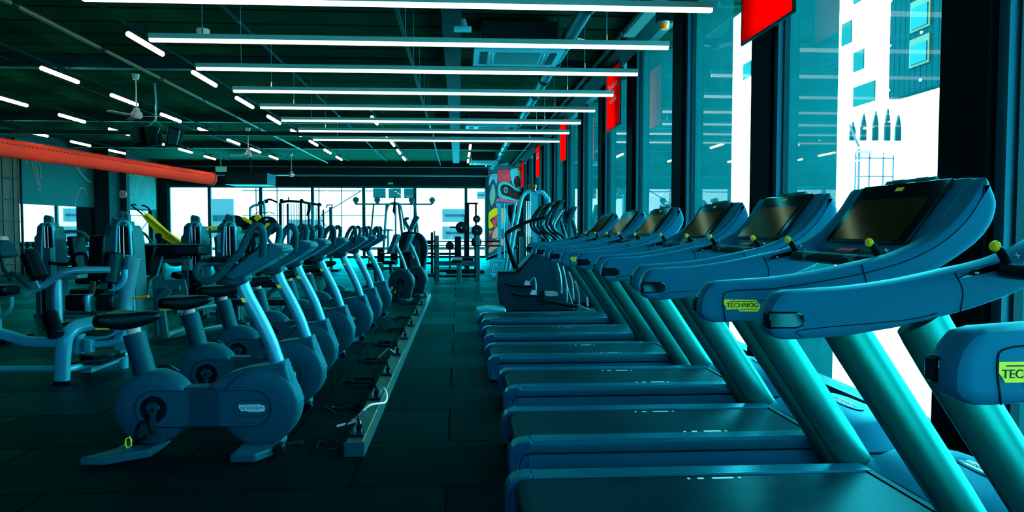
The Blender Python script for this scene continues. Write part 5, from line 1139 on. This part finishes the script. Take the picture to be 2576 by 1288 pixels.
# ------------------------------------------------------------------ dumbbell rack by the mirror
F = Frame('dumbbell_rack', 'three-tier dumbbell rack along the wall below the wide mirror', 'rack', (-12.2, 22.5, 0))
RK = [(.74, -12.45), (.45, -12.3), (.16, -12.1)]
for z, x in RK: F.b(MB().box((x, 22.55, z - .02), (.30, 4.2, .03), (0, 0, 0)), 'shelf', M_silver2)
for y in (20.6, 22.5, 24.5): F.b(MB().bar([(-12.68, y, .0), (-12.66, y, .86)], .06, .06).bar([(-12.66, y, .03), (-11.95, y, .03)], .06, .06), 'rack_leg', M_black)
dbm = None
def dumbbell(loc, r, label, group):
    global dbm
    t = thing('dumbbell', label, 'dumbbell', loc, 0, group)
    for s in (-1, 1): MB().lathe([(0, -.045), (r * .8, -.045), (r, -.03), (r, .03), (r * .8, .045), (0, .045)], (s * .11, 0, 0), 'x', 20).build('weight_head', M_plate if s < 0 else M_plate, t)
    MB().cyl((-.08, 0, 0), (.08, 0, 0), .015, 10).build('handle', M_chrome, t)
    for s in (1,): MB().lathe([(0, .0455), (r * .7, .0455), (r * .7, .048), (0, .048)], (s * .11, 0, 0), 'x', 18).build('head_badge', M_ductd if 'x' == 'y' else M_frame, t)
for j, (z, x) in enumerate(RK):
    for k in range(15 if j == 0 else 13):
        r = (.085, .075, .095)[j] - .001 * k
        dumbbell((x + .02, 20.75 + (.27 if j == 0 else .30) * k, z - .0045 + r), r, 'round black dumbbell on the %s shelf of the rack, %s from the left' % (('top', 'middle', 'bottom')[j], ('first' if k == 0 else ORD[k] if k else '')), 'round dumbbells on the rack below the mirror')
# side equipment at the extreme left edge
F = Frame('seated_row_machine', 'dark cardio seat and silver frame cut off by the left edge of the picture', 'strength machine', (-5.2, 8.05, 0))
F.b(MB().prism([(-5.5, 1.10), (-5.26, 1.20), (-5.16, 1.10), (-5.10, .98), (-5.2, .96), (-5.5, 1.02)], 7.9, 8.2), 'console', M_bikeb, bev=.03)
F.b(MB().lathe([(0, .05), (.06, .04), (.08, 0), (.0, 0)], (-5.2, 8.0, 1.17), 'z', 18), 'bottle_cap', M_white)
F.b(MB().tube([(-5.2, 8.0, 1.0), (-5.18, 8.0, .85), (-5.10, 8.0, .70)], .02, 8), 'stem', M_dark)
F.b(MB().box((-5.25, 8.0, .60), (.34, .3, .12)), 'seat', M_pad, bev=.03)
F.b(MB().tube([(-5.10, 8.0, .52), (-5.11, 8.0, .40), (-5.18, 8.0, .32), (-5.25, 8.0, .28)], .022, 10, 4).bar([(-5.27, 8.0, .45), (-5.24, 8.0, .02)], .05, .06), 'frame_tube', M_silver2)
F.b(MB().box((-5.3, 8.05, .03), (.5, .5, .06)), 'base', M_dark)
F = Frame('preacher_machine', 'black tall backrest and grey post machine between the two left weight towers', 'strength machine', (-4.8, 9.4, 0))
F.b(MB().prism([(-4.91, 1.21), (-4.72, 1.21), (-4.74, .62), (-4.96, .61)], 9.3, 9.42), 'backrest', M_pad, bev=.025)
F.b(MB().box((-4.75, 9.1, .47), (.45, .4, .10)), 'seat', M_pad, bev=.03)
F.b(MB().box((-4.8, 9.45, .5), (.07, .08, 1.0)).box((-4.8, 9.3, .03), (.6, .7, .06)).box((-5.55, 9.5, .52), (.08, .08, 1.04)).box((-5.2, 9.5, .03), (.7, .08, .06)), 'machine_frame', M_frame)
F.b(MB().tube([(-5.5, 9.4, .84), (-5.25, 9.4, .82), (-5.15, 9.4, .95), (-5.02, 9.4, .95), (-5.0, 9.4, .80)], .025, 8, 3), 'handlebar', M_dark)
F.b(MB().bar([(-5.45, 9.4, .62), (-5.05, 9.4, .66)], .3, .05), 'arm_pad', M_silver2)

# ------------------------------------------------------------------ painted mural (abstract shapes on the wall)
mu = thing('wall_mural', 'bright abstract street-art mural of curved colour shapes on the end wall', 'mural', (1.33, 29.88, 0))
MB().box((.75, .005, 2.1), (1.5, .006, 4.2)).build('painted_ground', mat('mural_sky', (.03, .42, .62), .6), mu)
MC = {'red': (1.0, .08, .12), 'pink': (1.0, .10, .28), 'cyan': (.05, .75, 1.0), 'teal': (.01, .70, .66), 'yel': (1.0, .9, .0), 'grn': (.35, .72, .15), 'navy': (.02, .09, .20), 'black': (.002, .004, .006), 'cream': (.75, .55, .35), 'lil': (.35, .30, .75)}
for k_, c_ in MC.items(): mat('paint_' + k_, c_, .6, tint=(1, 1, 1))
ly = [0]
def shape(pts, c, edge=.022, sm=3):
    P_ = [((zx - 85) * .0041, 0, 4.556 - zy * .0041) for zx, zy in pts]
    P_ = smooth_pts(P_, sm, True) if sm else [Vector(p) for p in P_]
    ctr = sum(P_, Vector()) / len(P_)
    if edge:
        ly[0] += 1; y = -.0006 * ly[0]
        o = [p + (p - ctr).normalized() * edge for p in P_]
        MB().prism([(min(1.5, max(0, p.x)), p.z) for p in o], y - .0003, y).build('painted_outline', MATS['paint_black'], mu)
    ly[0] += 1; y = -.0006 * ly[0]
    MB().prism([(min(1.5, max(0, p.x)), p.z) for p in P_], y - .0003, y).build('painted_shape', MATS['paint_' + c], mu)
shape([(88, 205), (110, 210), (95, 245), (86, 250)], 'red')
shape([(188, 168), (310, 162), (322, 240), (318, 300), (250, 296), (192, 310), (184, 240)], 'red', sm=2)
shape([(205, 192), (250, 178), (292, 190), (248, 206)], 'red', .014)
shape([(320, 168), (380, 150), (440, 160), (452, 280), (440, 395), (390, 380), (340, 300)], 'cyan')
shape([(375, 250), (410, 235), (425, 300), (420, 335), (385, 345), (365, 300)], 'black', .03)
shape([(366, 240), (376, 230), (386, 240), (376, 252)], 'red', .012)
shape([(365, 145), (400, 150), (430, 185), (425, 205), (395, 175)], 'yel', .012)
shape([(395, 140), (430, 138), (430, 170), (410, 165)], 'red', .012)
shape([(184, 350), (205, 305), (250, 285), (310, 305), (360, 345), (455, 395), (462, 480), (400, 505), (300, 480), (220, 490), (190, 430)], 'teal')
shape([(214, 360), (228, 330), (262, 318), (320, 335), (385, 385), (460, 408), (460, 465), (390, 482), (300, 452), (240, 430), (218, 395)], 'black', 0)
shape([(270, 346), (290, 365), (292, 395), (275, 412), (255, 400), (250, 370)], 'cyan', .006)
shape([(270, 358), (282, 372), (283, 392), (272, 402), (261, 390), (259, 370)], 'navy', .008)
shape([(205, 448), (250, 478), (330, 492), (400, 505), (425, 575), (400, 575), (385, 520), (300, 508), (215, 502)], 'pink', .012, 2)
shape([(112, 215), (150, 205), (180, 215), (172, 330), (140, 262), (95, 330), (90, 270)], 'cyan', .015)
shape([(88, 430), (105, 340), (138, 278), (165, 330), (180, 430), (168, 520), (122, 575), (95, 510)], 'navy')
shape([(98, 440), (115, 370), (138, 315), (155, 380), (158, 470), (122, 548), (102, 500)], 'cyan', .01)
shape([(128, 355), (150, 420), (152, 480), (122, 545), (110, 520), (138, 450), (120, 390)], 'grn', .012)
shape([(115, 432), (127, 450), (125, 490), (112, 500), (103, 480), (104, 450)], 'cyan', .01)
shape([(170, 490), (195, 470), (205, 520), (172, 560)], 'lil', .01)
shape([(86, 640), (110, 600), (150, 575), (180, 580), (182, 640), (150, 665), (100, 705), (130, 735), (142, 770), (110, 790), (86, 785)], 'yel')
shape([(118, 718), (150, 672), (180, 655), (178, 730), (152, 790), (135, 745)], 'red')
shape([(145, 690), (155, 688), (155, 700), (146, 702)], 'black', 0)
shape([(88, 820), (142, 812), (120, 850), (98, 890), (90, 850)], 'red', .015, 2)
shape([(98, 815), (110, 820), (110, 838), (98, 842), (90, 830)], 'cyan', .008)
shape([(150, 800), (185, 780), (200, 860), (170, 900), (120, 895), (130, 850)], 'cream', .01)
shape([(185, 590), (240, 575), (290, 600), (280, 700), (240, 800), (200, 780)], 'teal', .012)
shape([(220, 590), (250, 590), (255, 720), (232, 730)], 'cream', .008)
shape([(88, 920), (140, 912), (140, 985), (88, 990)], 'red', .01, 2)
for q_ in (100, 115, 130): shape([(q_ - 5, 968), (q_, 962), (q_ + 5, 968), (q_, 975)], 'cyan', .004, 2)
shape([(150, 920), (230, 900), (260, 960), (180, 1000), (90, 1060), (88, 1010)], 'cream', .012)
shape([(300, 785), (318, 775), (322, 795), (305, 808)], 'pink', .006)
shape([(345, 915), (360, 925), (352, 960), (340, 950)], 'lil', .006)
shape([(270, 1010), (300, 1020), (280, 1040), (250, 1035)], 'teal', .006)
shape([(230, 100), (300, 85), (310, 110), (220, 112)], 'cyan', .01)
shape([(360, 90), (400, 85), (390, 120), (362, 118)], 'cyan', .01)
